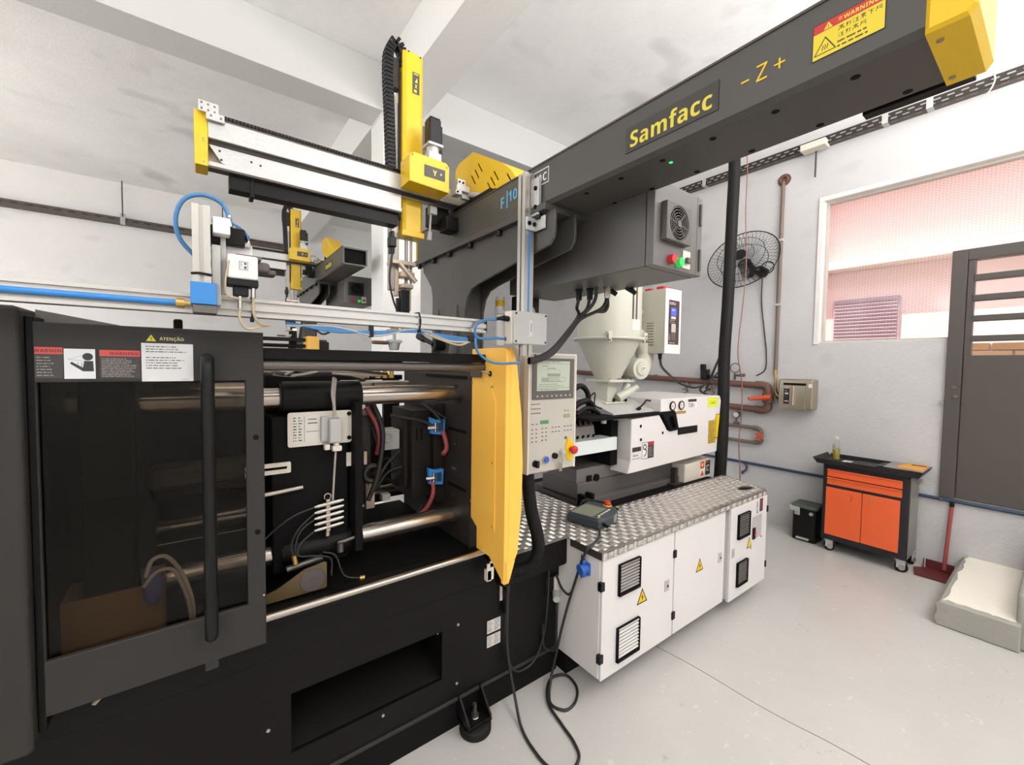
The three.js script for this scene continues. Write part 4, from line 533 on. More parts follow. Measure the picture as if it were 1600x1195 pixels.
// ---------- tread plate and cabinets ----------
{
  const t = thing('tread_plate', 'bright aluminium tread plate walkway covering the cabinets and machine side', 'tread plate', [2.2, 0.73, -1.6]);
  part(t, 'sheet', [poly([[1.06, -1.483], [1.474, -1.483], [1.474, -1.252], [3.215, -1.252], [3.25, -1.28], [3.36, -1.60], [3.36, -1.64], [1.84, -1.64], [1.84, -2.3], [1.20, -2.3], [1.20, -1.6], [1.06, -1.6]], 'y', 0.730, 0.738, [Array.from({ length: 20 }, (_, i) => { const a = i / 20 * 6.283; return [3.13 + 0.075 * Math.cos(a) + 0.02 * Math.sin(a), -1.36 + 0.035 * Math.sin(a)]; })])], m.tread);
  part(t, 'hole_liner', [poly(circ(3.13, -1.36, 0.09, 24), 'y', 0.7284, 0.7298)], m.blackMatte, 'dark oval hand hole');
  { // raised five bar tread, thousands of small bars pressed into the sheet
    const inside = (x, z) => { if (((x - 3.13) / 0.085) ** 2 + ((z + 1.36) / 0.045) ** 2 < 1) return false; return (x > 1.08 && x < 1.83 && z > -2.29 && z < -1.60) || (x > 1.08 && x < 1.84 && z >= -1.62 && z < -1.49) || (x > 1.48 && z > -1.635 && z < -1.262 && x < 3.215 + Math.min(0.13, Math.max(0, (-1.26 - z) * 0.42))); };
    const bar = new THREE.SphereGeometry(1, 8, 4, 0, 6.2832, 0, Math.PI / 2).scale(0.0155, 0.0022, 0.0027), list = [], P = 0.0375;
    for (let i = 0; i < 62; i++) for (let j = 0; j < 30; j++) for (let k = -2; k <= 2; k++) { const cx = 1.07 + i * P, cz = -1.262 - j * P, r = (i + j) % 2, x = cx + (r ? k * 0.0072 : 0), z = cz + (r ? 0 : k * 0.0072); if (inside(x, z)) list.push([x, 0.738, z, r]); }
    for (let i = 0; i < 46; i++) for (let k = -2; k <= 2; k++) list.push([1.495 + i * P + (i % 2 ? k * 0.0072 : 0), 0.717 + (i % 2 ? 0 : k * 0.0065), -1.252, i % 2 ? 3 : 2]);
    const im = new THREE.InstancedMesh(bar, m.treadBar, list.length), o = org(t), q = new THREE.Quaternion(), mt = new THREE.Matrix4();
    list.forEach((p, i) => { q.setFromEuler(p[3] > 1 ? new THREE.Euler(Math.PI / 2, 0, p[3] === 3 ? Math.PI / 2 : 0, 'ZXY') : new THREE.Euler(0, p[3] ? Math.PI / 2 : 0, 0)); im.setMatrixAt(i, mt.compose(V(p[0] - o.x, p[1] - o.y, p[2] - o.z), q, V(1, 1, 1))); });
    im.name = 'tread_bars'; im.userData.kind = 'stuff'; t.add(im);
  }
  part(t, 'front_lip', [box(1.474, 3.215, 0.70, 0.735, -1.256, -1.252, 0.001)], m.tread); part(t, 'side_lip', [box(1.472, 1.476, 0.70, 0.735, -1.46, -1.253, 0.001)], m.steelDark);
}
function ventGrille(parent, x0, x1, y0, y1, z, n, mat) {
  const v = part(parent, 'vent', [box(x0, x1, y0, y1, z, z + 0.003, 0.001), box(x0, x0 + 0.006, y0, y1, z, z + 0.016, 0.002), box(x1 - 0.006, x1, y0, y1, z, z + 0.016, 0.002), box(x0, x1, y0, y0 + 0.012, z, z + 0.016, 0.002), box(x0, x1, y1 - 0.004, y1, z, z + 0.012, 0.001)], m.blackMatte, 'louvred vent');
  const h = (y1 - y0 - 0.016) / n, s = poly([[z + 0.002, h * 0.22], [z + 0.005, h * 0.22], [z + 0.011, -h * 0.05], [z + 0.01, -h * 0.25], [z + 0.002, -h * 0.1]], 'x', x0 + 0.004, x1 - 0.002);
  at(v, 'slat', s, mat ?? m.panelDark, Array.from({ length: n }, (_, i) => [0, y0 + 0.014 + h * (i + 0.5), 0]));
}
const cabWhite = m.white;
{
  const t = thing('electrical_cabinet', 'white two door electrical cabinet below the tread plate with blue socket on its end', 'cabinet', [2.07, 0.11, -1.44]);
  part(t, 'body', [box(1.484, 2.66, 0.118, 0.728, -1.622, -1.275, 0.003)], cabWhite);
  for (const [x0, x1, hx, lx] of [[1.488, 2.076, 1.484, 2.012], [2.084, 2.645, 2.08, 2.585]]) {
    const d = part(t, 'door', [box(x0, x1, 0.113, 0.698, -1.275, -1.26, 0.003)], cabWhite);
    at(d, 'hinge', new RoundedBoxGeometry(0.028, 0.042, 0.024, 1, 0.003), m.plastic, [[hx, 0.225, -1.264], [hx, 0.572, -1.264]]);
    part(d, 'lock_plate', [box(lx - 0.02, lx + 0.02, 0.385, 0.445, -1.26, -1.2565, 0.002), cyl([lx, 0.415, -1.258], [lx, 0.415, -1.253], 0.009, 0.009, 12)], m.lightGrey); part(d, 'lock', [box(lx - 0.004, lx + 0.008, 0.408, 0.42, -1.254, -1.251, 0.001)], m.plastic);
  }
  const doors = t.children.filter((c) => c.name === 'door');
  ventGrille(doors[0], 1.598, 1.762, 0.492, 0.648, -1.26, 9, M(0x9c9691, 0.4)); ventGrille(doors[0], 1.594, 1.768, 0.164, 0.335, -1.26, 9, M(0xd8d4d0, 0.4));
  part(doors[0], 'hazard_sticker', [poly([[1.752, 0.392], [1.838, 0.392], [1.795, 0.47]], 'z', -1.26, -1.2592)], m.blackMatte, 'yellow hazard triangle'); part(doors[1], 'hazard_sticker', [poly([[2.308, 0.398], [2.39, 0.398], [2.349, 0.474]], 'z', -1.26, -1.2592)], m.blackMatte, 'yellow hazard triangle');
  for (const [d, x, y] of [[doors[0], 1.795, 0.392], [doors[1], 2.349, 0.398]]) { part(d, 'hazard_face', [poly([[x - 0.033, y + 0.006], [x + 0.033, y + 0.006], [x, y + 0.066]], 'z', -1.2592, -1.2588)], m.yellow); part(d, 'hazard_bolt', [poly([[x + 0.004, y + 0.05], [x - 0.008, y + 0.03], [x, y + 0.031], [x - 0.004, y + 0.012], [x + 0.01, y + 0.034], [x + 0.001, y + 0.034]], 'z', -1.2588, -1.2584)], m.blackMatte); }
  part(t, 'socket', [poly(rrect(-1.375, -1.33, 0.595, 0.655, 0.006), 'x', 1.472, 1.484, [], 0.002), cyl([1.476, 0.63, -1.356], [1.446, 0.624, -1.36], 0.026, 0.027, 24), cyl([1.446, 0.624, -1.36], [1.44, 0.623, -1.361], 0.029, 0.027, 24), cyl([1.45, 0.66, -1.36], [1.47, 0.664, -1.358], 0.012, 0.012, 12), box(1.45, 1.476, 0.588, 0.6, -1.366, -1.348, 0.003)], M(0x2d62b8, 0.35), 'blue round power socket');
  part(t, 'cable_slot', [box(1.482, 1.486, 0.56, 0.68, -1.394, -1.388, 0), box(1.482, 1.486, 0.695, 0.72, -1.394, -1.388, 0)], m.blackMatte);
  part(t, 'base_rail', [box(1.5, 3.2, 0.0, 0.118, -1.60, -1.50, 0.002)], m.blackMatte);
}
{
  const t = thing('electrical_cabinet', 'narrow white single door cabinet with dark vents at the far end of the walkway', 'cabinet', [2.97, 0.09, -1.44]);
  part(t, 'body', [box(2.702, 3.225, 0.098, 0.728, -1.622, -1.27, 0.003)], cabWhite);
  const d = part(t, 'door', [box(2.70, 3.228, 0.09, 0.70, -1.27, -1.25, 0.003)], cabWhite);
  ventGrille(d, 2.785, 2.945, 0.482, 0.645, -1.25, 9); ventGrille(d, 2.79, 2.935, 0.165, 0.325, -1.25, 9);
  part(d, 'meter_window', [box(3.0, 3.14, 0.43, 0.585, -1.25, -1.247, 0.002)], m.lightGrey, 'small grey window'); part(d, 'breaker', [box(3.0, 3.035, 0.432, 0.51, -1.247, -1.238, 0.003)], m.black); part(d, 'breaker_toggle', [box(3.01, 3.028, 0.46, 0.49, -1.238, -1.232, 0.002)], m.red);
  part(d, 'emblem', [decal([3.13, 0.648, -1.2492], 0.05, 0.09, '+z')], pic(60, 100, (x, w, h) => { x.fillStyle = '#3a2f31'; x.fillRect(0, 0, w, h); x.strokeStyle = '#b04148'; x.lineWidth = 6; x.beginPath(); x.arc(30, 30, 14, 0, 6.3); x.moveTo(14, 56); x.lineTo(46, 56); x.moveTo(14, 74); x.lineTo(46, 74); x.stroke(); })); part(d, 'text_strip', [decal([3.07, 0.645, -1.2492], 0.036, 0.085, '+z')], pic(40, 90, (x, w, h) => { x.fillStyle = '#d8d0ce'; x.fillRect(0, 0, w, h); lines(x, 8, 10, 26, 6, 13, 8, '#5a5052'); }));
  part(d, 'hazard_sticker', [poly([[2.93, 0.385], [3.0, 0.385], [2.965, 0.46]], 'z', -1.25, -1.2492)], m.blackMatte, 'yellow hazard triangle'); part(d, 'hazard_face', [poly([[2.937, 0.39], [2.993, 0.39], [2.965, 0.452]], 'z', -1.2492, -1.2488)], m.yellow);
  part(d, 'lock_plate', [box(2.72, 2.755, 0.375, 0.435, -1.25, -1.2465, 0.002), cyl([2.738, 0.406, -1.247], [2.738, 0.406, -1.243], 0.008, 0.008, 12)], m.lightGrey);
  at(d, 'hinge', new RoundedBoxGeometry(0.02, 0.045, 0.024, 1, 0.003), m.plastic, [[3.23, 0.6, -1.256], [3.23, 0.2, -1.256]]); at(d, 'rivet', new THREE.SphereGeometry(0.005, 8, 6), m.plastic, [[3.07, 0.605, -1.25], [3.145, 0.42, -1.25], [2.99, 0.375, -1.25], [2.96, 0.475, -1.25]]);
}
// ---------- teach pendant, cords, plugs ----------
{
  const cx = 1.765, cy = 0.74, cz = -1.565, t = thing('teach_pendant', 'dark grey handheld teach pendant with screen and red stop button on the tread plate', 'teach pendant', [cx, cy, cz]);
  t.rotation.y = 14.8 * D2R;
  const P = (u, v) => [cx + u, cz + v], sh = [[-0.13, -0.1], [-0.06, -0.112], [0.06, -0.1], [0.115, -0.105], [0.14, -0.07], [0.142, 0.02], [0.125, 0.075], [0.08, 0.104], [0.0, 0.116], [-0.09, 0.11], [-0.132, 0.09]].map((p) => P(...p));
  part(t, 'body', [poly(sh, 'y', cy, cy + 0.05, [], 0.008)], M(0x343a40, 0.5));
  part(t, 'face', [poly(sh.map((p) => [cx + (p[0] - cx) * 0.92, cz + (p[1] - cz) * 0.92]), 'y', cy + 0.05, cy + 0.054, [], 0.002)], M(0x42474a, 0.5));
  part(t, 'screen', [box(cx - 0.115, cx + 0.055, cy + 0.054, cy + 0.056, cz - 0.085, cz + 0.045, 0.001)], M(0x8a8c7a, 0.08), 'grey touch screen');
  at(t, 'key', new RoundedBoxGeometry(0.017, 0.004, 0.01, 1, 0.001), m.cream, Array.from({ length: 5 }, (_, i) => [cx - 0.075 + i * 0.03, cy + 0.056, cz + 0.066]));
  part(t, 'logo', [box(cx - 0.105, cx - 0.085, cy + 0.054, cy + 0.0555, cz + 0.07, cz + 0.08, 0.0005)], m.yellow);
  const es = part(t, 'stop_button', [cyl([cx + 0.112, cy + 0.05, cz + 0.025], [cx + 0.112, cy + 0.066, cz + 0.025], 0.012, 0.012, 18), cyl([cx + 0.112, cy + 0.066, cz + 0.025], [cx + 0.112, cy + 0.08, cz + 0.025], 0.019, 0.017, 22)], M(0xd83a26, 0.35), 'red stop button'); part(es, 'ring', [torus([cx + 0.112, cy + 0.055, cz + 0.025], 0.022, 0.004, 'y', 24)], m.yellow);
  for (let i = 0; i < 6; i++) part(t, 'grip_rib', [box(cx + 0.0 + i * 0.02, cx + 0.01 + i * 0.02, cy + 0.006, cy + 0.045, cz + 0.105 - 0.0 - i * i * 0.0016, cz + 0.121 - i * i * 0.0018, 0.004)], M(0x8b8d90, 0.45));
  part(t, 'strap', [tube([[cx + 0.02, cy + 0.052, cz - 0.105], [cx + 0.09, cy + 0.058, cz - 0.118], [cx + 0.15, cy + 0.05, cz - 0.075], [cx + 0.155, cy + 0.045, cz + 0.02], [cx + 0.125, cy + 0.04, cz + 0.085]], 0.006)], m.plastic);
  part(t, 'cable_gland', [cyl([cx - 0.10, cy + 0.025, cz + 0.105], [cx - 0.115, cy + 0.025, cz + 0.135], 0.01, 0.008, 12)], m.plastic);
}
solo('pendant_cord', [tube([[1.625, 0.765, -1.405], [1.585, 0.752, -1.37], [1.5, 0.75, -1.33], [1.458, 0.735, -1.33], [1.45, 0.66, -1.36], [1.452, 0.55, -1.40], [1.452, 0.43, -1.44], [1.44, 0.28, -1.475], [1.42, 0.15, -1.49], [1.385, 0.05, -1.485], [1.33, 0.012, -1.44], [1.30, 0.008, -1.39], [1.33, 0.008, -1.33], [1.40, 0.008, -1.335], [1.475, 0.008, -1.40], [1.485, 0.01, -1.485], [1.42, 0.014, -1.51], [1.35, 0.018, -1.475], [1.29, 0.012, -1.40], [1.265, 0.008, -1.29], [1.245, 0.008, -1.19], [1.215, 0.008, -1.13], [1.15, 0.008, -1.11], [1.09, 0.008, -1.16], [1.085, 0.008, -1.27], [1.11, 0.01, -1.38], [1.145, 0.06, -1.47], [1.14, 0.16, -1.50], [1.13, 0.28, -1.515], [1.127, 0.45, -1.515], [1.13, 0.585, -1.51], [1.12, 0.66, -1.47]], 0.0065, 400, 10)], m.cableDark, 'long black pendant cord looping over the floor and back up the machine', 'cord');
solo('power_cord', [tube([[1.465, 0.43, -1.545], [1.455, 0.3, -1.53], [1.44, 0.2, -1.515], [1.43, 0.15, -1.51], [1.415, 0.145, -1.53], [1.38, 0.17, -1.535], [1.36, 0.3, -1.53]], 0.005, 60), tube([[1.46, 0.52, -1.545], [1.45, 0.475, -1.49], [1.455, 0.46, -1.45], [1.452, 0.49, -1.42]], 0.006, 30)], m.cableDark, 'short black lead hanging from the grey plug on the cabinet side', 'cord');
solo('power_cord', [tube([[1.12, 0.64, -1.5], [1.125, 0.5, -1.52], [1.13, 0.3, -1.525], [1.16, 0.18, -1.535], [1.21, 0.12, -1.535], [1.30, 0.13, -1.53], [1.36, 0.22, -1.53], [1.39, 0.4, -1.53], [1.40, 0.6, -1.535]], 0.0045, 80)], m.cableDark, 'thin dark lead drooping along the machine foot in a loop', 'cord');
{
  const t = thing('plug_adapter', 'pale grey plug adapter with round plug on the cabinet side', 'plug', [1.45, 0.4, -1.56]);
  part(t, 'body', [box(1.445, 1.484, 0.38, 0.51, -1.575, -1.535, 0.012)], m.cream); part(t, 'round_plug', [cyl([1.46, 0.425, -1.54], [1.43, 0.415, -1.505], 0.022, 0.018, 20)], m.lightGrey); part(t, 'black_plug', [box(1.39, 1.445, 0.44, 0.52, -1.575, -1.54, 0.008)], m.plastic);
}
{
  const t = thing('limit_switch', 'cream limit switch bracket below the conduit on the machine front', 'switch', [1.125, 0.55, -1.54]);
  part(t, 'bracket', [poly(rect(1.105, 1.15, 0.5, 0.6), 'z', -1.5485, -1.543, [rect(1.117, 1.138, 0.52, 0.585)])], m.cream); part(t, 'body', [box(1.118, 1.137, 0.44, 0.56, -1.545, -1.52, 0.003)], m.black);
}
// ---------- hopper dryer ----------
{
  const hx = 2.365, hz = -2.0, t = thing('hopper_dryer', 'cream hopper dryer with conical base standing on the injection unit', 'hopper dryer', [hx, 1.345, hz]);
  part(t, 'drum', [lathe([[0.223, 1.80], [0.225, 1.82], [0.225, 2.55], [0.2, 2.62], [0.05, 2.66], [0, 2.66]], hx, 0, hz, 48)], m.dryer);
  part(t, 'flange', [lathe([[0.22, 1.782], [0.25, 1.782], [0.253, 1.788], [0.253, 1.796], [0.25, 1.802], [0.22, 1.802]], hx, 0, hz, 48)], m.dryer);
  part(t, 'cone', [lathe([[0.085, 1.505], [0.09, 1.51], [0.226, 1.785], [0.22, 1.79]], hx, 0, hz, 48)], m.dryer);
  part(t, 'base_flange', [poly(rrect(hx - 0.115, hx + 0.17, hz - 0.12, hz + 0.12, 0.02), 'y', 1.488, 1.506, [], 0.002)], m.dryer);
  at(t, 'bolt', new THREE.CylinderGeometry(0.01, 0.01, 0.014, 6), m.steel, [[hx - 0.095, 1.51, hz + 0.1], [hx + 0.1, 1.51, hz + 0.1], [hx + 0.15, 1.51, hz + 0.1], [hx - 0.0, 1.51, hz + 0.105]]);
  part(t, 'throat', [box(hx - 0.06, hx + 0.05, 1.34, 1.49, hz - 0.07, hz + 0.05, 0.004), box(hx - 0.13, hx + 0.11, 1.336, 1.35, hz - 0.12, hz + 0.1, 0.004)], m.dryer);
  at(t, 'hole', new THREE.CylinderGeometry(0.014, 0.014, 0.004, 14).rotateX(Math.PI / 2), m.blackMatte, [[hx - 0.05, 1.365, hz + 0.102], [hx + 0.08, 1.36, hz + 0.102]]);
  const ps = part(t, 'slide_gate', [cyl([hx + 0.02, 1.375, hz + 0.08], [hx + 0.12, 1.43, hz + 0.12], 0.034, 0.03, 22), cyl([hx + 0.12, 1.47, hz + 0.08], [hx + 0.08, 1.41, hz + 0.09], 0.026, 0.026, 20), cyl([hx + 0.11, 1.42, hz + 0.115], [hx + 0.155, 1.45, hz + 0.13], 0.024, 0.022, 20)], m.dryer); part(ps, 'knob', [cyl([hx + 0.15, 1.446, hz + 0.128], [hx + 0.165, 1.456, hz + 0.133], 0.024, 0.022, 20)], m.panelGrey);
  // clamp latches, strip labels
  for (const a of [139, 60]) { const c = Math.cos(a * D2R), s = Math.sin(a * D2R); const l = part(t, 'latch', [box(hx + 0.25 * c - 0.018, hx + 0.25 * c + 0.018, 1.765, 1.835, hz + 0.25 * s - 0.012, hz + 0.25 * s + 0.012, 0.004)], m.dryer); part(l, 'bail', [torus([hx + 0.262 * c, 1.8, hz + 0.262 * s], 0.014, 0.004, 'z', 16), cyl([hx + 0.265 * c - 0.012, 1.775, hz + 0.265 * s], [hx + 0.265 * c + 0.012, 1.775, hz + 0.265 * s], 0.006, 0.006, 10)], m.steelDark); }
  const st = [96, 87].map((a) => { const c = Math.cos(a * D2R), s = Math.sin(a * D2R); return cyl([hx + 0.227 * c, 1.92, hz + 0.227 * s], [hx + 0.227 * c, 2.3, hz + 0.227 * s], 0.006, 0.006, 8); });
  part(t, 'sight_glass', [...st], m.panelDark, 'dark sight strips');
  part(t, 'drum_label', [new THREE.CylinderGeometry(0.2265, 0.2265, 0.075, 12, 1, true, -0.12, 0.4).translate(hx, 1.885, hz)], M(0xe8ddd0, 0.5), 'paper label on the drum');
  // blower and duct
  part(t, 'duct', [tube([[hx + 0.22, 1.86, hz + 0.02], [hx + 0.32, 1.78, hz + 0.05], [hx + 0.345, 1.68, hz + 0.06], [hx + 0.29, 1.59, hz + 0.07], [hx + 0.17, 1.57, hz + 0.07]], 0.068, 40, 20)], m.dryer);
  const bl = part(t, 'blower', [cyl([hx + 0.20, 1.585, hz + 0.03], [hx + 0.175, 1.585, hz + 0.16], 0.082, 0.076, 30), cyl([hx + 0.177, 1.585, hz + 0.155], [hx + 0.172, 1.585, hz + 0.175], 0.055, 0.045, 26)], m.dryer); part(bl, 'hub', [cyl([hx + 0.173, 1.59, hz + 0.172], [hx + 0.171, 1.59, hz + 0.182], 0.014, 0.012, 16)], m.white); part(bl, 'pin', [cyl([hx + 0.171, 1.59, hz + 0.18], [hx + 0.17, 1.59, hz + 0.187], 0.005, 0.005, 10)], m.plastic);
  // pipework between drum and control box
  part(t, 'pipe', [tube([[hx + 0.2, 2.1, hz + 0.06], [hx + 0.27, 2.1, hz + 0.06], [hx + 0.28, 2.03, hz + 0.05], [hx + 0.33, 2.0, hz + 0.06]], 0.014), cyl([hx + 0.24, 1.8, hz + 0.04], [hx + 0.24, 2.3, hz + 0.04], 0.022, 0.022, 14), box(hx + 0.2, hx + 0.36, 1.85, 1.862, hz - 0.02, hz + 0.02, 0.002), box(hx + 0.2, hx + 0.36, 1.97, 1.98, hz - 0.02, hz + 0.02, 0.002)], m.lightGrey);
  // control box
  const bx = part(t, 'control_box', [box(2.672, 2.868, 1.698, 2.164, -2.0, -1.75, 0.006)], M(0xb9b6a8, 0.45), 'grey beige control box'); part(bx, 'front', [box(2.67, 2.87, 1.697, 2.166, -1.752, -1.744, 0.003)], m.white);
  part(bx, 'fascia', [decal([2.775, 1.925, -1.7425], 0.135, 0.32, '+z')], pic(220, 520, (x, w, h) => { x.fillStyle = '#3b3230'; x.fillRect(0, 0, w, h); lines(x, 14, 26, 180, 2, 16, 10, '#d8b9b0', 5); x.fillStyle = '#5560e0'; x.fillRect(48, 88, 110, 92); x.fillStyle = '#c9c5e6'; x.fillRect(72, 110, 50, 12); x.fillStyle = '#cfc6bd'; x.fillRect(52, 190, 96, 30); lines(x, 30, 232, 140, 2, 22, 8, '#a89a92', 6); x.fillStyle = '#191514'; x.beginPath(); x.arc(36, 300, 22, 0, 7); x.arc(184, 288, 22, 0, 7); x.fill(); x.fillStyle = '#b7ada6'; x.fillRect(62, 276, 90, 100); x.fillStyle = '#5c4f4a'; x.fillRect(62, 380, 90, 90); lines(x, 14, 400, 30, 4, 20, 8, '#c9beb6', 9); lines(x, 30, 496, 150, 1, 10, 10, '#c9beb6', 11); }));
  part(bx, 'vent', Array.from({ length: 9 }, (_, i) => box(2.6695, 2.6725, 1.76 + i * 0.02, 1.764 + i * 0.02, -1.9, -1.84, 0)), m.panelDark);
  part(bx, 'beacon', [box(2.68, 2.72, 2.165, 2.18, -1.93, -1.88, 0.003), box(2.69, 2.78, 2.166, 2.186, -1.84, -1.78, 0.004)], m.red, 'red beacon');
  part(bx, 'cable_gland', [cyl([2.7, 1.698, -1.80], [2.702, 1.655, -1.80], 0.016, 0.012, 14)], m.plastic);
  part(t, 'power_lead', [tube([[2.702, 1.66, -1.80], [2.78, 1.61, -1.84], [3.0, 1.541, -1.915], [3.5, 1.447, -2.102], [4.0, 1.401, -2.227], [4.4, 1.479, -2.295], [4.62, 1.62, -2.28]], 0.0095, 80)], m.cableDark);
}
{ // robot cables dropping to the hopper side behind the panel
  const t = thing('robot_cables', 'bundle of four black cables hanging from plugs under the robot control box', 'cable', [1.36, 1.95, -1.4]);
  [[1.396, -1.36], [1.42, -1.315], [1.39, -1.25], [1.45, -1.24]].forEach(([x, z], k) => part(t, 'cable', [tube([[x, 1.945, z], [x - 0.003, 1.90, z], [x - 0.008 - 0.006 * k, 1.865 - 0.008 * (k % 2), z - 0.004], [1.355 + 0.004 * k, 1.825 - 0.006 * k, -1.32], [1.30 + 0.003 * k, 1.745 - 0.005 * k, -1.34], [1.22 + 0.003 * k, 1.664 - 0.006 * k, -1.355], [1.15, 1.632 - 0.005 * k, -1.36], [1.09, 1.625 - 0.005 * k, -1.34]], 0.0075, 60, 8)], m.cableDark));
  part(t, 'cable', [tube([[1.45, 1.90, -1.24], [1.452, 1.865, -1.24], [1.44, 1.845, -1.245], [1.41, 1.842, -1.26]], 0.009, 24, 8)], m.cableDark);
  [[1.396, -1.36, 0], [1.42, -1.315, 0], [1.45, -1.24, 1]].forEach(([x, z, c]) => part(t, 'plug', [cyl([x, 1.955, z], [x, 1.90, z], 0.014, 0.013, 16), cyl([x, 1.955, z], [x, 1.94, z], 0.018, 0.018, 6)], c ? m.steel : m.plastic));
  for (const [x, z] of [[1.49, -1.275], [1.53, -1.2]]) part(t, 'plug', [cyl([x, 1.955, z], [x + 0.03, 1.925, z + 0.03], 0.013, 0.01, 14)], m.plastic);
}
{ // air preparation unit standing on the platen behind the upright
  const t = thing('air_regulator', 'black air regulator with white gauge and yellow tagged filter behind the tall upright', 'regulator', [1.35, 1.56, -1.75]);
  part(t, 'post', [box(1.12, 1.16, 1.56, 1.62, -1.76, -1.72, 0.003), box(1.12, 1.42, 1.60, 1.62, -1.77, -1.71, 0.003), box(1.36, 1.42, 1.62, 1.83, -1.77, -1.73, 0.003)], m.lightGrey);
  part(t, 'body', [box(1.32, 1.45, 1.83, 1.96, -1.78, -1.70, 0.008), cyl([1.385, 1.96, -1.74], [1.385, 2.0, -1.74], 0.022, 0.02, 16)], m.plastic); part(t, 'gauge', [cyl([1.385, 1.88, -1.70], [1.385, 1.88, -1.685], 0.026, 0.026, 22)], m.black); part(t, 'dial', [cyl([1.385, 1.88, -1.685], [1.385, 1.88, -1.683], 0.021, 0.021, 20)], m.cream);
  part(t, 'filter', [cyl([1.25, 1.70, -1.78], [1.25, 1.95, -1.78], 0.024, 0.024, 16), box(1.22, 1.33, 1.86, 1.88, -1.79, -1.75, 0.003)], m.white); part(t, 'tag', [cyl([1.25, 1.90, -1.78], [1.25, 1.93, -1.78], 0.0255, 0.0255, 16)], m.yellow);
}
// ---------- gantry robots ----------
const signTex = pic(512, 136, (x, w, h) => { x.fillStyle = '#363330'; x.fillRect(0, 0, w, h); fillText(x, 'Samfacc', w / 2, h * 0.54, 'bold 116px sans-serif', '#d8c83c', 'center'); });
const headTex = pic(260, 130, (x, w, h) => { x.fillStyle = '#43413a'; x.fillRect(0, 0, w, h); fillText(x, '\u2190', 36, 64, 'bold 50px sans-serif', '#d9d6c8', 'center'); fillText(x, 'Y', 130, 68, 'bold 84px sans-serif', '#e6d64a', 'center'); fillText(x, '+', 208, 64, 'bold 60px sans-serif', '#d9d6c8', 'center'); });
const armTex = pic(110, 260, (x, w, h) => { x.fillStyle = '#43413a'; x.fillRect(0, 0, w, h); x.fillStyle = '#e6d64a'; x.fillRect(18, 14, 74, 12); x.fillRect(24, 210, 42, 32); x.beginPath(); x.moveTo(72, 60); x.lineTo(80, 120); x.lineTo(36, 120); x.closePath(); x.fill(); fillText(x, 'X', 56, 166, 'bold 60px sans-serif', '#e6d64a', 'center'); });
const hotTex = pic(480, 300, (x, w, h) => {
  x.fillStyle = '#1e1a12'; x.fillRect(0, 0, w, h); x.fillStyle = '#dcc52c'; x.fillRect(6, 6, w - 12, h - 12); x.fillStyle = '#bb2a22'; x.fillRect(6, 6, w - 12, 74); tri(x, 110, 48, 30, '#e6c93a'); fillText(x, '!', 110, 54, 'bold 38px sans-serif', '#3a2a12', 'center');
  fillText(x, 'WARNING', 326, 46, 'bold 46px sans-serif', '#e8c94a', 'center');
  tri(x, 92, 204, 70, '#dcc52c', '#2a2415', 8); x.strokeStyle = '#2a2415'; x.lineWidth = 6; for (const k of [76, 92, 108]) { x.beginPath(); x.moveTo(k, 236); x.bezierCurveTo(k - 10, 222, k + 10, 212, k, 196); x.stroke(); } x.fillRect(68, 242, 50, 6);
  const glyph = (px, py, q, strokes, col = '#2e2718') => { x.strokeStyle = col; x.lineWidth = q * 0.1; x.beginPath(); for (const [a, b, c, d] of strokes) { x.moveTo(px + a * q, py + b * q); x.lineTo(px + c * q, py + d * q); } x.stroke(); };
  const G = [[[0.5, 0, 0.5, 0.15], [0.05, 0.18, 0.95, 0.18], [0.28, 0.3, 0.72, 0.3], [0.28, 0.45, 0.72, 0.45], [0.1, 0.6, 0.9, 0.6], [0.1, 0.6, 0.1, 1], [0.9, 0.6, 0.9, 1], [0.35, 0.75, 0.65, 0.75]], [[0.3, 0.1, 0.2, 0.6], [0.1, 0.3, 0.9, 0.25], [0.8, 0.25, 0.7, 0.95], [0.4, 0.3, 0.2, 0.95]], [[0.1, 0.1, 0.2, 0.2], [0.05, 0.4, 0.18, 0.5], [0.05, 0.95, 0.22, 0.65], [0.4, 0.25, 0.95, 0.25], [0.45, 0.55, 0.9, 0.55], [0.35, 0.92, 1, 0.92], [0.67, 0.25, 0.67, 0.92]], [[0.1, 0.12, 0.9, 0.12], [0.3, 0.25, 0.7, 0.25], [0.1, 0.36, 0.9, 0.36], [0.28, 0.5, 0.72, 0.5], [0.28, 0.64, 0.72, 0.64], [0.28, 0.5, 0.28, 0.64], [0.1, 0.95, 0.2, 0.75], [0.4, 0.8, 0.6, 0.95], [0.8, 0.75, 0.92, 0.92]], [[0.05, 0.15, 0.95, 0.15], [0.5, 0.15, 0.5, 0.95], [0.5, 0.4, 0.8, 0.6]], [[0.1, 0.2, 0.5, 0.2], [0.3, 0.2, 0.1, 0.9], [0.25, 0.5, 0.5, 0.55], [0.65, 0.1, 0.65, 0.7], [0.9, 0.05, 0.9, 0.95]]];
  glyph(172, 24, 40, G[3], '#d59a3a'); for (let k = 0; k < 6; k++) glyph(180 + k * 47, 96, 42, G[k]); for (let k = 0; k < 4; k++) glyph(180 + k * 47, 152, 40, G[(k * 5 + 2) % 6]);
  lines(x, 176, 218, 270, 2, 36, 14, '#4a3f1c', 5);
});
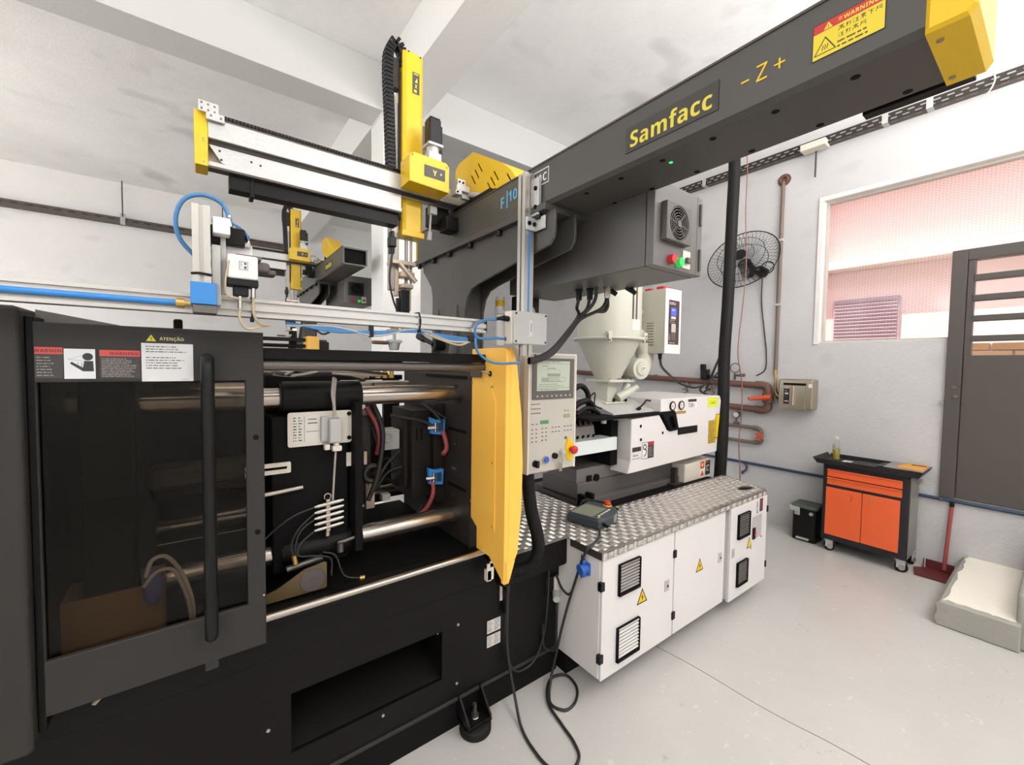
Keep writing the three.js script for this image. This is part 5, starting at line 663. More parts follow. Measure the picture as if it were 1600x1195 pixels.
function buildRobot(label, o) {
  const t = thing('gantry_robot', label, 'robot', [1.15, 1.56, -2.0], null), dz = o.dz ?? 0, dx = o.dx ?? 0, ys = o.down ?? 0, bz0 = -2.36, bz1 = -0.18, X0 = 1.05, X1 = 1.27, Y0 = 2.205, Y1 = 2.362;
  const W = 0.014, beam = part(t, 'beam', [poly([[X0 + 0.012, Y0], [X1 - 0.012, Y0], [X1, Y0 + 0.012], [X1, Y1], [X0, Y1], [X0, Y0 + 0.012]], 'z', bz0, bz1, [rect(X0 + W, X1 - W, Y0 + W, Y1 - W)])], m.robot, 'long grey traverse beam');
  part(beam, 'top_lip', [box(X0 - 0.003, X0 + 0.012, Y1, Y1 + 0.006, bz0, bz1, 0)], m.cutEdge);
  const holes = []; for (let k = 0; k < 7; k++) { holes.push([X0 + 0.045, Y0 - 0.0004, -0.29 - k * 0.15], [X1 - 0.03, Y0 - 0.0004, -0.235 - k * 0.16]); }
  at(beam, 'bolt_hole', new THREE.CylinderGeometry(0.0085, 0.0085, 0.001, 16), m.blackMatte, holes);
  part(beam, 'sign', [box(X0 - 0.002, X0, 2.246, 2.32, -0.838, -0.553, 0)], M(0x363330, 0.5)); part(beam, 'sign_print', [decal([X0 - 0.0026, 2.283, -0.6955], 0.283, 0.073, '-x')], signTex);
  if (o.cap) {
    part(t, 'lettering', [box(X0 - 0.001, X0, 2.2795, 2.2835, -0.5, -0.482, 0), letters('Z', 0.037, [X0 - 0.0004, 2.266, -0.468], '-x', 0.0008, thin), letters('+', 0.036, [X0 - 0.0004, 2.266, -0.431], '-x', 0.0008, thin)], m.yellow, 'yellow axis lettering');
    part(t, 'model_lettering', [letters('F', 0.044, [X0 - 0.0004, 2.272, -1.503], '-x'), letters('|', 0.052, [X0 - 0.0004, 2.278, -1.472], '-x'), letters('10', 0.042, [X0 - 0.0004, 2.284, -1.445], '-x')], M(0x56a4d0, 0.4), 'pale blue lettering');
    part(t, 'warning_label', [decal([X0 - 0.0012, 2.2845, -0.295], 0.119, 0.073, '-x')], hotTex);
    part(t, 'logo_plate', [decal([X0 - 0.0012, 2.313, -1.238], 0.098, 0.058, '-x')], pic(200, 118, (x, w, h) => { x.fillStyle = '#e4e1dc'; x.fillRect(0, 0, w, h); x.fillStyle = '#4e4b48'; x.fillRect(7, 7, w - 14, h - 14); fillText(x, 'VAC', w / 2, h * 0.54, 'bold 82px sans-serif', '#e4e1dc', 'center'); }));
    part(t, 'status_lamp', [box(X1 - 0.15, X1 - 0.142, Y0 - 0.0012, Y0 - 0.0002, -0.735, -0.727, 0)], M(0x3ff07a, 0.4, 0, { emissive: 0x22ff66, emissiveIntensity: 2 }), 'tiny green status light');
    const c = part(t, 'end_cap', [poly([[bz1, Y0 - 0.004], [-0.125, Y0 - 0.004], [-0.115, Y0 + 0.01], [-0.115, Y1 - 0.03], [-0.14, Y1 + 0.012], [bz1, Y1 + 0.012]], 'x', X0 - 0.006, X1 + 0.008, [], 0.006)], m.yellow, 'yellow beam end cap');
    at(c, 'screw', new THREE.CylinderGeometry(0.0055, 0.0055, 0.004, 12), m.chrome, [[X0 + 0.035, Y0 - 0.005, -0.165], [X1 - 0.03, Y0 - 0.005, -0.168]]);
    part(beam, 'bracket', [box(X1, X1 + 0.03, Y0 - 0.002, Y0 + 0.008, -0.32, -0.14, 0.002)], m.black);
  }
  if (!o.cap) part(t, 'beam_liner', [box(X0 + W, X1 - W, Y0 + W, Y1 - W, bz1 - 0.05, bz1 - 0.03, 0), box(X0 + W, X0 + W + 0.001, Y0 + W, Y1 - W, bz1 - 0.03, bz1 - 0.002, 0), box(X1 - W - 0.001, X1 - W, Y0 + W, Y1 - W, bz1 - 0.03, bz1 - 0.002, 0), box(X0 + W, X1 - W, Y1 - W - 0.001, Y1 - W, bz1 - 0.03, bz1 - 0.002, 0)], m.blackMatte, 'black open beam end');
  part(t, 'far_cap', [box(X0 - 0.004, X1 + 0.004, Y0 - 0.025, Y1 + 0.006, bz0 - 0.022, bz0, 0.008)], m.yellow, 'thin yellow far cap');
  // flange strip, bolts, pedestal plates
  const st = part(t, 'mounting_strip', [box(X0 - 0.022, X1 + 0.01, 2.178, Y0, -2.37, -1.185, 0.003)], m.robot);
  at(st, 'bolt', new THREE.CylinderGeometry(0.012, 0.012, 0.022, 12), m.plastic, [-2.31, -2.13, -1.95, -1.74, -1.5, -1.235].map((z) => [X0 - 0.008, 2.167, z]));
  const ped = [[-2.165, 1.58], [-2.165, 1.97], [-2.18, 2.03], [-2.235, 2.085], [-2.285, 2.13], [-2.29, 2.178], [-1.157, 2.178], [-1.157, 2.10], [-1.163, 2.074], [-1.185, 2.052], [-1.378, 2.026], [-1.672, 1.981], [-1.746, 1.963], [-1.785, 1.925], [-1.808, 1.86], [-1.812, 1.58]];
  part(t, 'pedestal_plate', [poly(ped, 'x', X0 + 0.004, X0 + 0.016, [], 0.002)], m.robot); part(t, 'pedestal_plate', [poly(ped, 'x', X0 + 0.108, X0 + 0.12, [], 0.002)], m.robot);
  part(t, 'pedestal_web', [box(X0 + 0.016, X0 + 0.108, 1.58, 2.178, -2.16, -2.14, 0.001), box(X0 + 0.016, X0 + 0.108, 1.58, 2.0, -1.84, -1.82, 0.001), poly([[-1.83, 2.178], [-1.83, 2.0], [-1.7, 2.04], [-1.5, 2.07], [-1.3, 2.11], [-1.3, 2.178]], 'x', X0 + 0.05, X0 + 0.062)], m.robot);
  part(t, 'base_plate', [box(X0 - 0.05, X0 + 0.2, 1.56, 1.582, -2.36, -1.66, 0.003)], m.robot);
  for (const z of [-2.09, -1.885]) part(t, 'base_gusset', [poly([[X0 - 0.048, 1.582], [X0 + 0.004, 1.582], [X0 + 0.004, 1.90], [X0 - 0.0, 1.90]], 'z', z - 0.005, z + 0.005)], m.robotLight);
  // hanging control box
  const cb = part(t, 'control_box', [box(1.25, 1.558, 1.95, 2.245, -1.7, -0.905, 0.004)], o.cap ? M(0x585552, 0.38) : m.robotLight, 'grey control box slung under the beam');
  const cd = part(cb, 'door', [box(1.25, 1.558, 1.95, 2.246, -0.903, -0.87, 0.004)], o.cap ? m.robotLight : m.robotLight);
  part(cb, 'hinge', [cyl([1.54, 2.14, -0.866], [1.54, 2.22, -0.866], 0.006, 0.006, 10), cyl([1.54, 1.97, -0.866], [1.54, 2.05, -0.866], 0.006, 0.006, 10), box(1.52, 1.522, 1.95, 2.246, -0.8705, -0.869, 0)], m.robotLight);
  const fc = [1.366, 2.107], fan = part(cb, 'fan_guard', [poly(rrect(1.288, 1.444, 2.042, 2.174, 0.004), 'z', -0.87, -0.846, [circ(fc[0], fc[1], 0.06, 28)], 0.002), ...[0.018, 0.028, 0.038, 0.048, 0.057].map((r) => torus([fc[0], fc[1], -0.85], r, 0.0019, 'z', 32)), cyl([fc[0], fc[1], -0.853], [fc[0], fc[1], -0.846], 0.012, 0.012, 20), ...[45, 135, 170].map((a) => { const c = Math.cos(a * D2R) * 0.061, s = Math.sin(a * D2R) * 0.061; return cyl([fc[0] - c, fc[1] - s, -0.851], [fc[0] + c, fc[1] + s, -0.851], 0.0025, 0.0025, 6); })], o.cap ? m.panelDark : m.plastic, 'square fan guard with rings');
  part(cb, 'fan_backing', [cyl([fc[0], fc[1], -0.869], [fc[0], fc[1], -0.867], 0.06, 0.06, 28)], m.blackMatte);
  part(cb, 'red_button', [cyl([1.348, 1.984, -0.87], [1.348, 1.984, -0.85], 0.017, 0.016, 20)], m.red, 'red button'); part(cb, 'green_button', [cyl([1.398, 1.98, -0.87], [1.398, 1.98, -0.852], 0.017, 0.016, 20)], m.green, 'glowing green button');
  part(cb, 'switch_plate', [box(1.425, 1.475, 1.965, 2.03, -0.87, -0.866, 0.002)], m.cream); part(cb, 'switch_toggle', [box(1.437, 1.463, 1.982, 2.004, -0.866, -0.852, 0.004)], m.panelDark);
  // carriage with slotted shroud
  const cz = dz, sh = dz + (o.sh ?? 0);
  const slots = [[-1.749, 2.552], [-1.779, 2.533], [-1.811, 2.515], [-1.611, 2.466], [-1.638, 2.449], [-1.664, 2.432], [-1.507, 2.419]].map(([z, y]) => [[z - 0.022 + sh, y + 0.024], [z - 0.016 + sh, y + 0.029], [z + 0.022 + sh, y - 0.024], [z + 0.016 + sh, y - 0.029]]);
  part(t, 'carriage_shroud', [poly([[-1.99, 2.55], [-1.99, 2.622], [-1.955, 2.642], [-1.815, 2.647], [-1.565, 2.502], [-1.5, 2.45], [-1.45, 2.39], [-1.47, 2.378], [-1.70, 2.40], [-1.86, 2.455]].map((p) => [p[0] + sh, p[1]]), 'x', 1.1, 1.103, slots), poly([[-1.99, 2.55], [-1.99, 2.622], [-1.955, 2.642], [-1.815, 2.647], [-1.565, 2.502], [-1.5, 2.45], [-1.45, 2.39], [-1.447, 2.392], [-1.497, 2.453], [-1.563, 2.506], [-1.814, 2.651], [-1.956, 2.646], [-1.994, 2.624], [-1.994, 2.55]].map((p) => [p[0] + sh, p[1]]), 'x', 1.1, 1.22)], m.yellow, 'yellow slotted shroud');
  part(t, 'shroud_back', [poly([[-1.98, 2.44], [-1.98, 2.61], [-1.82, 2.635], [-1.58, 2.49], [-1.50, 2.42]].map((p) => [p[0] + sh, p[1]]), 'x', 1.125, 1.19)], m.blackMatte); part(t, 'carriage', [box(1.06, 1.26, 2.364, 2.40, -2.1 + cz, -1.6 + cz, 0.004), box(0.94, 1.04, 2.30, 2.40, -2.02 + cz, -1.95 + cz, 0.004), box(0.98, 1.045, 2.26, 2.33, -1.94 + cz, -1.86 + cz, 0.004)], m.black); part(t, 'carriage_hose', [tube([[1.06, 2.44, -1.84 + cz], [1.075, 2.425, -1.78 + cz], [1.085, 2.40, -1.70 + cz], [1.09, 2.39, -1.6 + cz]], 0.014)], m.cable); part(t, 'sensor', [box(0.925, 0.965, 2.345, 2.385, -1.96 + cz, -1.93 + cz, 0.004), cyl([0.935, 2.35, -1.945 + cz], [0.93, 2.25, -1.945 + cz], 0.006, 0.005, 10), cyl([0.932, 2.26, -1.945 + cz], [0.928, 2.215, -1.945 + cz], 0.01, 0.014, 12)], m.lightGrey);
  const clamp = part(t, 'belt_clamp', [box(0.99, 1.06, 2.43, 2.455, -1.84 + cz, -1.78 + cz, 0.003), box(1.0, 1.045, 2.455, 2.49, -1.83 + cz, -1.79 + cz, 0.003), box(1.03, 1.075, 2.405, 2.47, -1.82 + cz, -1.80 + cz, 0.003), box(0.985, 1.02, 2.41, 2.432, -1.83 + cz, -1.78 + cz, 0.003)], m.zinc);
  at(clamp, 'screw', new THREE.CylinderGeometry(0.005, 0.005, 0.004, 10).rotateX(Math.PI / 2), m.blackMatte, [[1.01, 2.474, -1.789 + cz], [1.03, 2.474, -1.789 + cz], [0.995, 2.421, -1.779 + cz], [1.05, 2.445, -1.799 + cz]]);
  // kick arm
  const kz = -1.93 + cz;
  part(t, 'arm_profile', [box(0.035, 1.12, 2.408, 2.478, kz - 0.03, kz + 0.03, 0.002)], m.zinc, 'white anodised arm profile'); part(t, 'arm_plate', [poly([[0.035, 2.395], [0.075, 2.335], [0.1, 2.328], [0.77, 2.328], [0.77, 2.395]], 'z', kz - 0.012, kz + 0.012), box(0.035, 1.10, 2.392, 2.408, kz - 0.03, kz + 0.012, 0), box(0.035, 0.77, 2.31, 2.328, kz - 0.03, kz + 0.02, 0)], m.zinc);
  part(t, 'arm_groove', [box(0.036, 1.10, 2.392, 2.407, kz + 0.010, kz + 0.016, 0)], m.iron); part(t, 'arm_tray', [box(0.036, 0.77, 2.32, 2.39, kz - 0.04, kz - 0.02, 0)], m.panelGrey);
  part(t, 'sub_rail', [box(0.098, 0.76, 2.25, 2.308, kz - 0.06, kz, 0.002), box(0.165, 0.18, 2.236, 2.308, kz - 0.062, kz + 0.004, 0.002)], m.black); part(t, 'sub_rail_edge', [box(0.035, 0.77, 2.304, 2.312, kz - 0.02, kz + 0.024, 0)], m.cutEdge);
  at(t, 'arm_hole', new THREE.CylinderGeometry(0.004, 0.004, 0.002, 10).rotateX(Math.PI / 2), m.iron, [[0.07, 2.376, kz + 0.0125], [0.075, 2.345, kz + 0.0125], [0.2, 2.36, kz + 0.0125], [0.17, 2.365, kz + 0.0125]]);
  const ec = part(t, 'arm_cap', [poly([[kz - 0.06, 2.302], [kz - 0.06, 2.502], [kz + 0.016, 2.502], [kz + 0.037, 2.412], [kz + 0.037, 2.302]], 'x', -0.005, 0.035, [], 0.003)], m.yellow, 'yellow arm end cap');
  at(ec, 'screw', new THREE.SphereGeometry(0.003, 8, 6), m.chrome, [[0.022, 2.397, kz + 0.037], [0.022, 2.389, kz + 0.037], [0.022, 2.316, kz + 0.037]]);
  part(t, 'belt_cover', [box(0.06, 0.80, 2.478, 2.486, kz - 0.02, kz + 0.024, 0), box(0.06, 0.79, 2.486, 2.512, kz - 0.03, kz + 0.005, 0.002)], m.cutEdge);
  const bl = []; for (let x = 0.06; x < 0.78; x += 0.012) bl.push(box(x, x + 0.0075, 2.487, 2.505, kz + 0.006, kz + 0.016, 0)); part(t, 'chain_strip', bl, m.black);
  const pb = part(t, 'plate_bracket', [box(0.008, 0.068, 2.492, 2.53, kz + 0.03, kz + 0.036, 0.001), box(0.03, 0.085, 2.465, 2.492, kz + 0.034, kz + 0.046, 0.001)], m.zinc);
  at(pb, 'screw', new THREE.CylinderGeometry(0.0035, 0.0035, 0.003, 10).rotateX(Math.PI / 2), m.steelDark, [[0.018, 2.522, kz + 0.0365], [0.037, 2.52, kz + 0.0365], [0.056, 2.518, kz + 0.0365], [0.018, 2.502, kz + 0.0365], [0.037, 2.5, kz + 0.0365], [0.056, 2.498, kz + 0.0365], [0.045, 2.48, kz + 0.0465], [0.074, 2.478, kz + 0.0465]]);
  // head, motor, vertical arm
  const hd = part(t, 'head_box', [poly([[0.757 + dx, 2.413], [0.955 + dx, 2.405], [0.955 + dx, 2.525], [0.94 + dx, 2.54], [0.78 + dx, 2.545], [0.757 + dx, 2.528]], 'z', -1.895 + cz, -1.79 + cz, [], 0.002)], m.yellow, 'yellow drive housing');
  part(hd, 'axis_label', [decal([0.88 + dx, 2.478, -1.7885 + cz], 0.105, 0.052, '+z')], headTex); at(hd, 'screw', new THREE.SphereGeometry(0.004, 8, 6), m.steel, [[0.77 + dx, 2.53, -1.789 + cz], [0.94 + dx, 2.52, -1.789 + cz], [0.756 + dx, 2.5, -1.86 + cz]]);
  part(t, 'gearbox', [box(0.865 + dx, 0.93 + dx, 2.535, 2.59, -1.88 + cz, -1.82 + cz, 0.004), cyl([0.898 + dx, 2.58, -1.85 + cz], [0.898 + dx, 2.625, -1.85 + cz], 0.03, 0.03, 22), box(0.86 + dx, 0.935 + dx, 2.618, 2.63, -1.888 + cz, -1.812 + cz, 0.002)], m.zinc); part(t, 'motor', [box(0.868 + dx, 0.928 + dx, 2.63, 2.745, -1.88 + cz, -1.82 + cz, 0.006), box(0.928 + dx, 0.945 + dx, 2.60, 2.73, -1.87 + cz, -1.84 + cz, 0.004), box(0.872 + dx, 0.924 + dx, 2.745, 2.752, -1.876 + cz, -1.824 + cz, 0.003)], m.plastic);
  const va = part(t, 'vertical_arm', [poly([[0.795 + dx, -1.965], [0.81 + dx, -1.955], [0.885 + dx, -1.955], [0.9 + dx, -1.97], [0.9 + dx, -2.03], [0.795 + dx, -2.03]].map((p) => [p[0], p[1] + cz]), 'y', 2.245 + ys, 3.095 + ys, [], 0.003), box(0.79 + dx, 0.905 + dx, 2.22 + ys, 2.248 + ys, -2.035 + cz, -1.952 + cz, 0.003), ], m.yellow, 'yellow vertical arm');
  part(va, 'axis_label', [decal([0.858 + dx, 2.955 + ys, -1.9535 + cz], 0.036, 0.1, '+z')], armTex);
  at(va, 'screw', new THREE.SphereGeometry(0.004, 8, 6), m.iron, [[0.82 + dx, 3.09 + ys, -1.954 + cz], [0.88 + dx, 3.085 + ys, -1.954 + cz]]);
  part(t, 'slide_column', [box(0.748 + dx, 0.793 + dx, 1.96 + ys, 2.86 + ys, -2.04 + cz, -2.0 + cz, 0.004), cyl([0.83 + dx, 2.0 + ys, -2.0 + cz], [0.83 + dx, 2.3 + ys, -2.0 + cz], 0.008, 0.008, 10), cyl([0.855 + dx, 2.0 + ys, -2.0 + cz], [0.855 + dx, 2.3 + ys, -2.0 + cz], 0.006, 0.006, 10)], M(0xa39e98, 0.42, 0.5)); part(t, 'chain_bracket', [box(0.752 + dx, 0.793 + dx, 2.92 + ys, 3.06 + ys, -2.03 + cz, -1.99 + cz, 0.003)], m.iron); part(t, 'slide_rack', [box(0.786 + dx, 0.796 + dx, 2.3 + ys, 3.0 + ys, -1.998 + cz, -1.985 + cz, 0)], m.iron);
  // energy chain of separate links
  const ch = part(t, 'energy_chain', [tube([[0.752 + dx, 2.49, -2.0 + cz], [0.742 + dx, 2.8, -2.0 + cz], [0.735 + dx, 3.0 + ys, -2.0 + cz], [0.745 + dx, 3.09 + ys, -2.0 + cz], [0.775 + dx, 3.125 + ys, -2.0 + cz], [0.80 + dx, 3.1 + ys, -2.0 + cz], [0.805 + dx, 3.04 + ys, -2.0 + cz]], 0.009, 80, 6)], m.cableDark, 'black link energy chain');
  const cc = new THREE.CatmullRomCurve3([[0.752, 2.49], [0.742, 2.8], [0.734, 3.0 + ys], [0.74, 3.08 + ys], [0.77, 3.135 + ys], [0.802, 3.1 + ys], [0.808, 3.03 + ys]].map((p) => V(p[0] + dx, p[1], -2.0 + cz)), false, 'centripetal'), LG = mergeGeometries([box(-0.02, 0.02, -0.0075, 0.0075, 0.018, 0.024, 0.001), box(-0.02, 0.02, -0.0075, 0.0075, -0.024, -0.018, 0.001), box(-0.02, -0.016, -0.006, 0.006, -0.02, 0.02, 0), box(0.016, 0.02, -0.006, 0.006, -0.02, 0.02, 0)].map((g) => fix(g)));
  for (let i = 0; i < 42; i++) { const p = cc.getPointAt(i / 41), d = cc.getTangentAt(i / 41); const l = at(ch, 'link', LG, m.plastic, [[p.x, p.y, p.z]])[0]; l.rotation.z = Math.atan2(d.y, d.x) - Math.PI / 2; }
  // gripper
  const gy = ys, gr = part(t, 'gripper', [box(0.77 + dx, 0.79 + dx, 1.93 + gy, 2.06 + gy, -2.02 + cz, -1.99 + cz, 0.003), box(0.745 + dx, 0.865 + dx, 2.08 + gy, 2.10 + gy, -2.04 + cz, -1.96 + cz, 0.003), box(0.79 + dx, 0.86 + dx, 2.02 + gy, 2.05 + gy, -2.02 + cz, -1.96 + cz, 0.006), box(0.79 + dx, 0.85 + dx, 1.965 + gy, 1.99 + gy, -2.02 + cz, -1.95 + cz, 0.008), cyl([0.78 + dx, 2.09 + gy, -1.97 + cz], [0.86 + dx, 2.0 + gy, -1.95 + cz], 0.012, 0.012, 12), box(0.815 + dx, 0.845 + dx, 1.86 + gy, 1.97 + gy, -2.0 + cz, -1.97 + cz, 0.004), box(0.735 + dx, 0.795 + dx, 1.755 + gy, 1.765 + gy, -2.02 + cz, -1.96 + cz, 0.002), box(0.75 + dx, 0.785 + dx, 1.765 + gy, 1.83 + gy, -2.01 + cz, -1.97 + cz, 0.008)], m.copperTint, 'bronze tinted gripper joint');
  part(gr, 'finger_post', [box(0.79 + dx, 0.835 + dx, 1.78 + gy, 1.96 + gy, -2.0 + cz, -1.965 + cz, 0.004), box(0.775 + dx, 0.795 + dx, 1.80 + gy, 1.92 + gy, -2.0 + cz, -1.98 + cz, 0.003)], m.plastic); part(gr, 'shock_absorber', [box(0.745 + dx, 0.765 + dx, 2.13 + gy, 2.24 + gy, -2.02 + cz, -1.98 + cz, 0.006), box(0.735 + dx, 0.77 + dx, 2.16 + gy, 2.21 + gy, -2.01 + cz, -1.97 + cz, 0.006)], m.plastic); part(gr, 'foot', [box(0.80 + dx, 0.85 + dx, 1.755 + gy, 1.785 + gy, -2.0 + cz, -1.96 + cz, 0.004), box(0.83 + dx, 0.84 + dx, 1.78 + gy, 1.84 + gy, -1.99 + cz, -1.975 + cz, 0.002), cyl([0.842 + dx, 1.84 + gy, -1.96 + cz], [0.842 + dx, 1.84 + gy, -1.95 + cz], 0.008, 0.008, 12)], m.chrome);
  part(gr, 'hose', [tube([[0.755 + dx, 2.15 + gy, -1.98 + cz], [0.735 + dx, 2.07 + gy, -1.96 + cz], [0.73 + dx, 1.98 + gy, -1.955 + cz], [0.75 + dx, 1.9 + gy, -1.96 + cz], [0.77 + dx, 1.86 + gy, -1.97 + cz]], 0.005)], m.cableDark);
  const cu = part(gr, 'gripper_cup', [box(0.735 + dx, 0.80 + dx, 1.70 + gy, 1.715 + gy, -2.01 + cz, -1.97 + cz, 0.003), cyl([0.765 + dx, 1.665 + gy, -1.99 + cz], [0.765 + dx, 1.70 + gy, -1.99 + cz], 0.022, 0.03, 18), cyl([0.765 + dx, 1.70 + gy, -1.99 + cz], [0.765 + dx, 1.76 + gy, -1.99 + cz], 0.008, 0.008, 10)], m.zinc); part(cu, 'tab', [box(0.655 + dx, 0.735 + dx, 1.69 + gy, 1.708 + gy, -2.0 + cz, -1.98 + cz, 0.008)], m.pipe);
  return t;
}
const robot1 = buildRobot('large grey and yellow gantry robot whose long lettered beam crosses the upper right', { cap: true });
const robot2 = buildRobot('smaller looking gantry robot with open beam end on the second machine behind', { cap: false, dz: 0.55, dx: 0.03, down: -0.1, sh: 0.22 });
robot2.position.add(V(0, 0.29, -3.8));
{ // clamp lever on the pedestal
  const t = thing('clamp_lever', 'black clamp lever knob on the robot pedestal under the profile rail', 'lever', [1.03, 1.7, -2.05]);
  part(t, 'hub', [cyl([0.996, 1.70, -2.03], [1.054, 1.70, -2.03], 0.028, 0.028, 20)], m.plastic); part(t, 'handle', [cyl([1.0, 1.705, -2.04], [0.985, 1.735, -2.12], 0.011, 0.013, 14), lathe([[0, -0.045], [0.014, -0.042], [0.018, 0], [0.02, 0.035], [0.01, 0.045], [0, 0.046]], 0, 0, 0, 18).rotateX(-1.25).translate(0.983, 1.742, -2.15)], m.plastic);
}
// ---------- second machine behind ----------
{
  const t = thing('injection_moulding_machine', 'second black injection moulding machine behind the first with small amber guard', 'machine', [0.3, 0, -5.8]);
  part(t, 'base', [box(-1.6, 3.3, 0, 0.9, -6.4, -5.35, 0.01)], m.black); part(t, 'fixed_platen', [box(0.99, 1.25, 0.9, 1.845, -6.3, -5.35, 0.01)], m.iron);
  part(t, 'platen_guard', [box(0.965, 1.085, 0.95, 1.89, -5.35, -5.08, 0.006)], m.amber, 'amber guard'); part(t, 'gate_rail', [box(-0.5, 0.965, 1.83, 1.87, -5.25, -5.2, 0.003), cyl([-0.5, 1.78, -5.22], [0.965, 1.78, -5.22], 0.02, 0.02, 14), box(-0.5, 0.965, 1.70, 1.73, -5.25, -5.2, 0.003)], m.black);
  part(t, 'gate', [box(-1.6, 0.35, 0.9, 1.85, -5.25, -5.2, 0.006)], m.gate); part(t, 'rear_cover', [box(-1.6, 0.3, 0.9, 1.6, -6.4, -6.35, 0.006)], m.gate);
  for (const [y, z] of [[1.72, -5.6], [1.05, -5.6], [1.72, -6.15], [1.05, -6.15]]) part(t, 'tie_bar', [cyl([-0.8, y, z], [1.0, y, z], 0.045, 0.045, 20)], m.steel);
  part(t, 'cable', [0, 1, 2, 3].map((k) => tube([[0.78 + k * 0.03, 2.1 - k * 0.02, -5.3], [0.8 + k * 0.025, 1.95, -5.28], [0.82 + k * 0.02, 1.83, -5.3], [0.8 + k * 0.02, 1.6, -5.4]], 0.012)), m.cableDark);
}
// ---------- black hose and thin lines near the right wall ----------
{
  solo('cable_sleeve', [tube([[3.68, 3.80, -1.80], [3.66, 3.6, -1.79], [3.64, 3.3, -1.765], [3.62, 2.9, -1.76], [3.6, 2.5, -1.755], [3.575, 2.1, -1.75], [3.54, 1.7, -1.745], [3.50, 1.3, -1.72], [3.46, 1.0, -1.70], [3.44, 0.6, -1.70], [3.44, 0.1, -1.70]], 0.046, 120, 16), tube([[3.44, 0.12, -1.70], [3.42, 0.05, -1.74], [3.36, 0.05, -1.9]], 0.04, 20, 12)], m.rubber, 'thick black cable sleeve dropping from the wall tray behind the injection unit', 'cable sleeve');
  solo('thin_lead', [tube([[3.63, 3.7, -1.7], [3.66, 3.3, -1.67], [3.64, 2.9, -1.66], [3.66, 2.5, -1.65], [3.63, 2.2, -1.645], [3.58, 1.85, -1.65], [3.575, 1.7, -1.65], [3.61, 1.5, -1.63], [3.61, 1.2, -1.62], [3.58, 1.0, -1.62], [3.58, 0.7, -1.6], [3.58, 0.1, -1.6]], 0.0042, 120, 8)], M(0x8a564c, 0.5), 'thin reddish lead hanging beside the thick black sleeve', 'cable');
}
// ---------- right wall fittings ----------
{ // wall fan
  const c = [4.42, 2.703, -2.034], nrm = V(-0.91, 0.43, 0.087).normalize(), t = thing('wall_fan', 'black wall fan with thin wire guard high on the right wall', 'fan', [4.74, 2.62, -1.96]);
  const q = new THREE.Quaternion().setFromUnitVectors(V(0, 0, 1), nrm), put = (g) => g.applyQuaternion(q).translate(...c);
  const R = 0.335, spokes = []; for (let i = 0; i < 48; i++) { const a = i / 48 * 6.2832; for (const s of [1, -1]) { const pts = [[0.06, s * 0.075], [0.16, s * 0.07], [0.25, s * 0.045], [R, 0]].map(([r, z]) => [r * Math.cos(a + (r - 0.06) * 0.5), r * Math.sin(a + (r - 0.06) * 0.5), z]); spokes.push(put(new THREE.TubeGeometry(new THREE.CatmullRomCurve3(pts.map((p) => V(...p))), 6, 0.0018, 4, false))); } }
  const rings = [[R, 0, 0.0055], [0.22, 0.057, 0.003], [0.22, -0.057, 0.003], [0.13, 0.071, 0.0025]].map(([r, z, w]) => put(new THREE.TorusGeometry(r, w, 6, 64).translate(0, 0, z)));
  part(t, 'guard', [...spokes, ...rings], m.plastic); part(t, 'guard_hub', [put(new THREE.CylinderGeometry(0.06, 0.06, 0.008, 24).rotateX(Math.PI / 2).translate(0, 0, 0.076)), put(new THREE.CylinderGeometry(0.06, 0.06, 0.008, 24).rotateX(Math.PI / 2).translate(0, 0, -0.076))], m.plastic);
  const blade = (a) => { const g = new THREE.ExtrudeGeometry(new THREE.Shape([[0.03, -0.03], [0.12, -0.06], [0.26, -0.03], [0.27, 0.02], [0.2, 0.055], [0.03, 0.03]].map((p) => new THREE.Vector2(...p))), { depth: 0.003, bevelEnabled: false }); return put(g.rotateX(0.35).rotateZ(a)); };
  for (const a of [0.4, 2.49, 4.59]) part(t, 'blade', [blade(a)], M(0xf4f6f7, 0.05, 0, { transmission: 0.96, thickness: 0, specularIntensity: 0.5 }));
  part(t, 'motor', [put(new THREE.CylinderGeometry(0.062, 0.075, 0.15, 24).rotateX(Math.PI / 2).translate(0, 0, -0.15))], m.plastic);
  const back = V(...c).addScaledVector(nrm, -0.2);
  part(t, 'arm', [cyl([back.x, back.y, back.z], [4.66, 2.62, -1.97], 0.035, 0.035, 16), cyl([4.66, 2.62, -1.97], [4.745, 2.60, -1.96], 0.045, 0.055, 18), torus([4.66, 2.63, -1.89], 0.06, 0.006, 'x', 24)], m.plastic);
}
solo('fan_lead', [tube([[4.72, 2.58, -1.96], [4.735, 2.3, -1.965], [4.738, 2.0, -1.93], [4.738, 1.75, -1.9], [4.738, 1.58, -1.91], [4.738, 1.52, -1.99]], 0.006, 60)], m.cableDark, 'thin black lead running down the wall from the fan', 'cable');
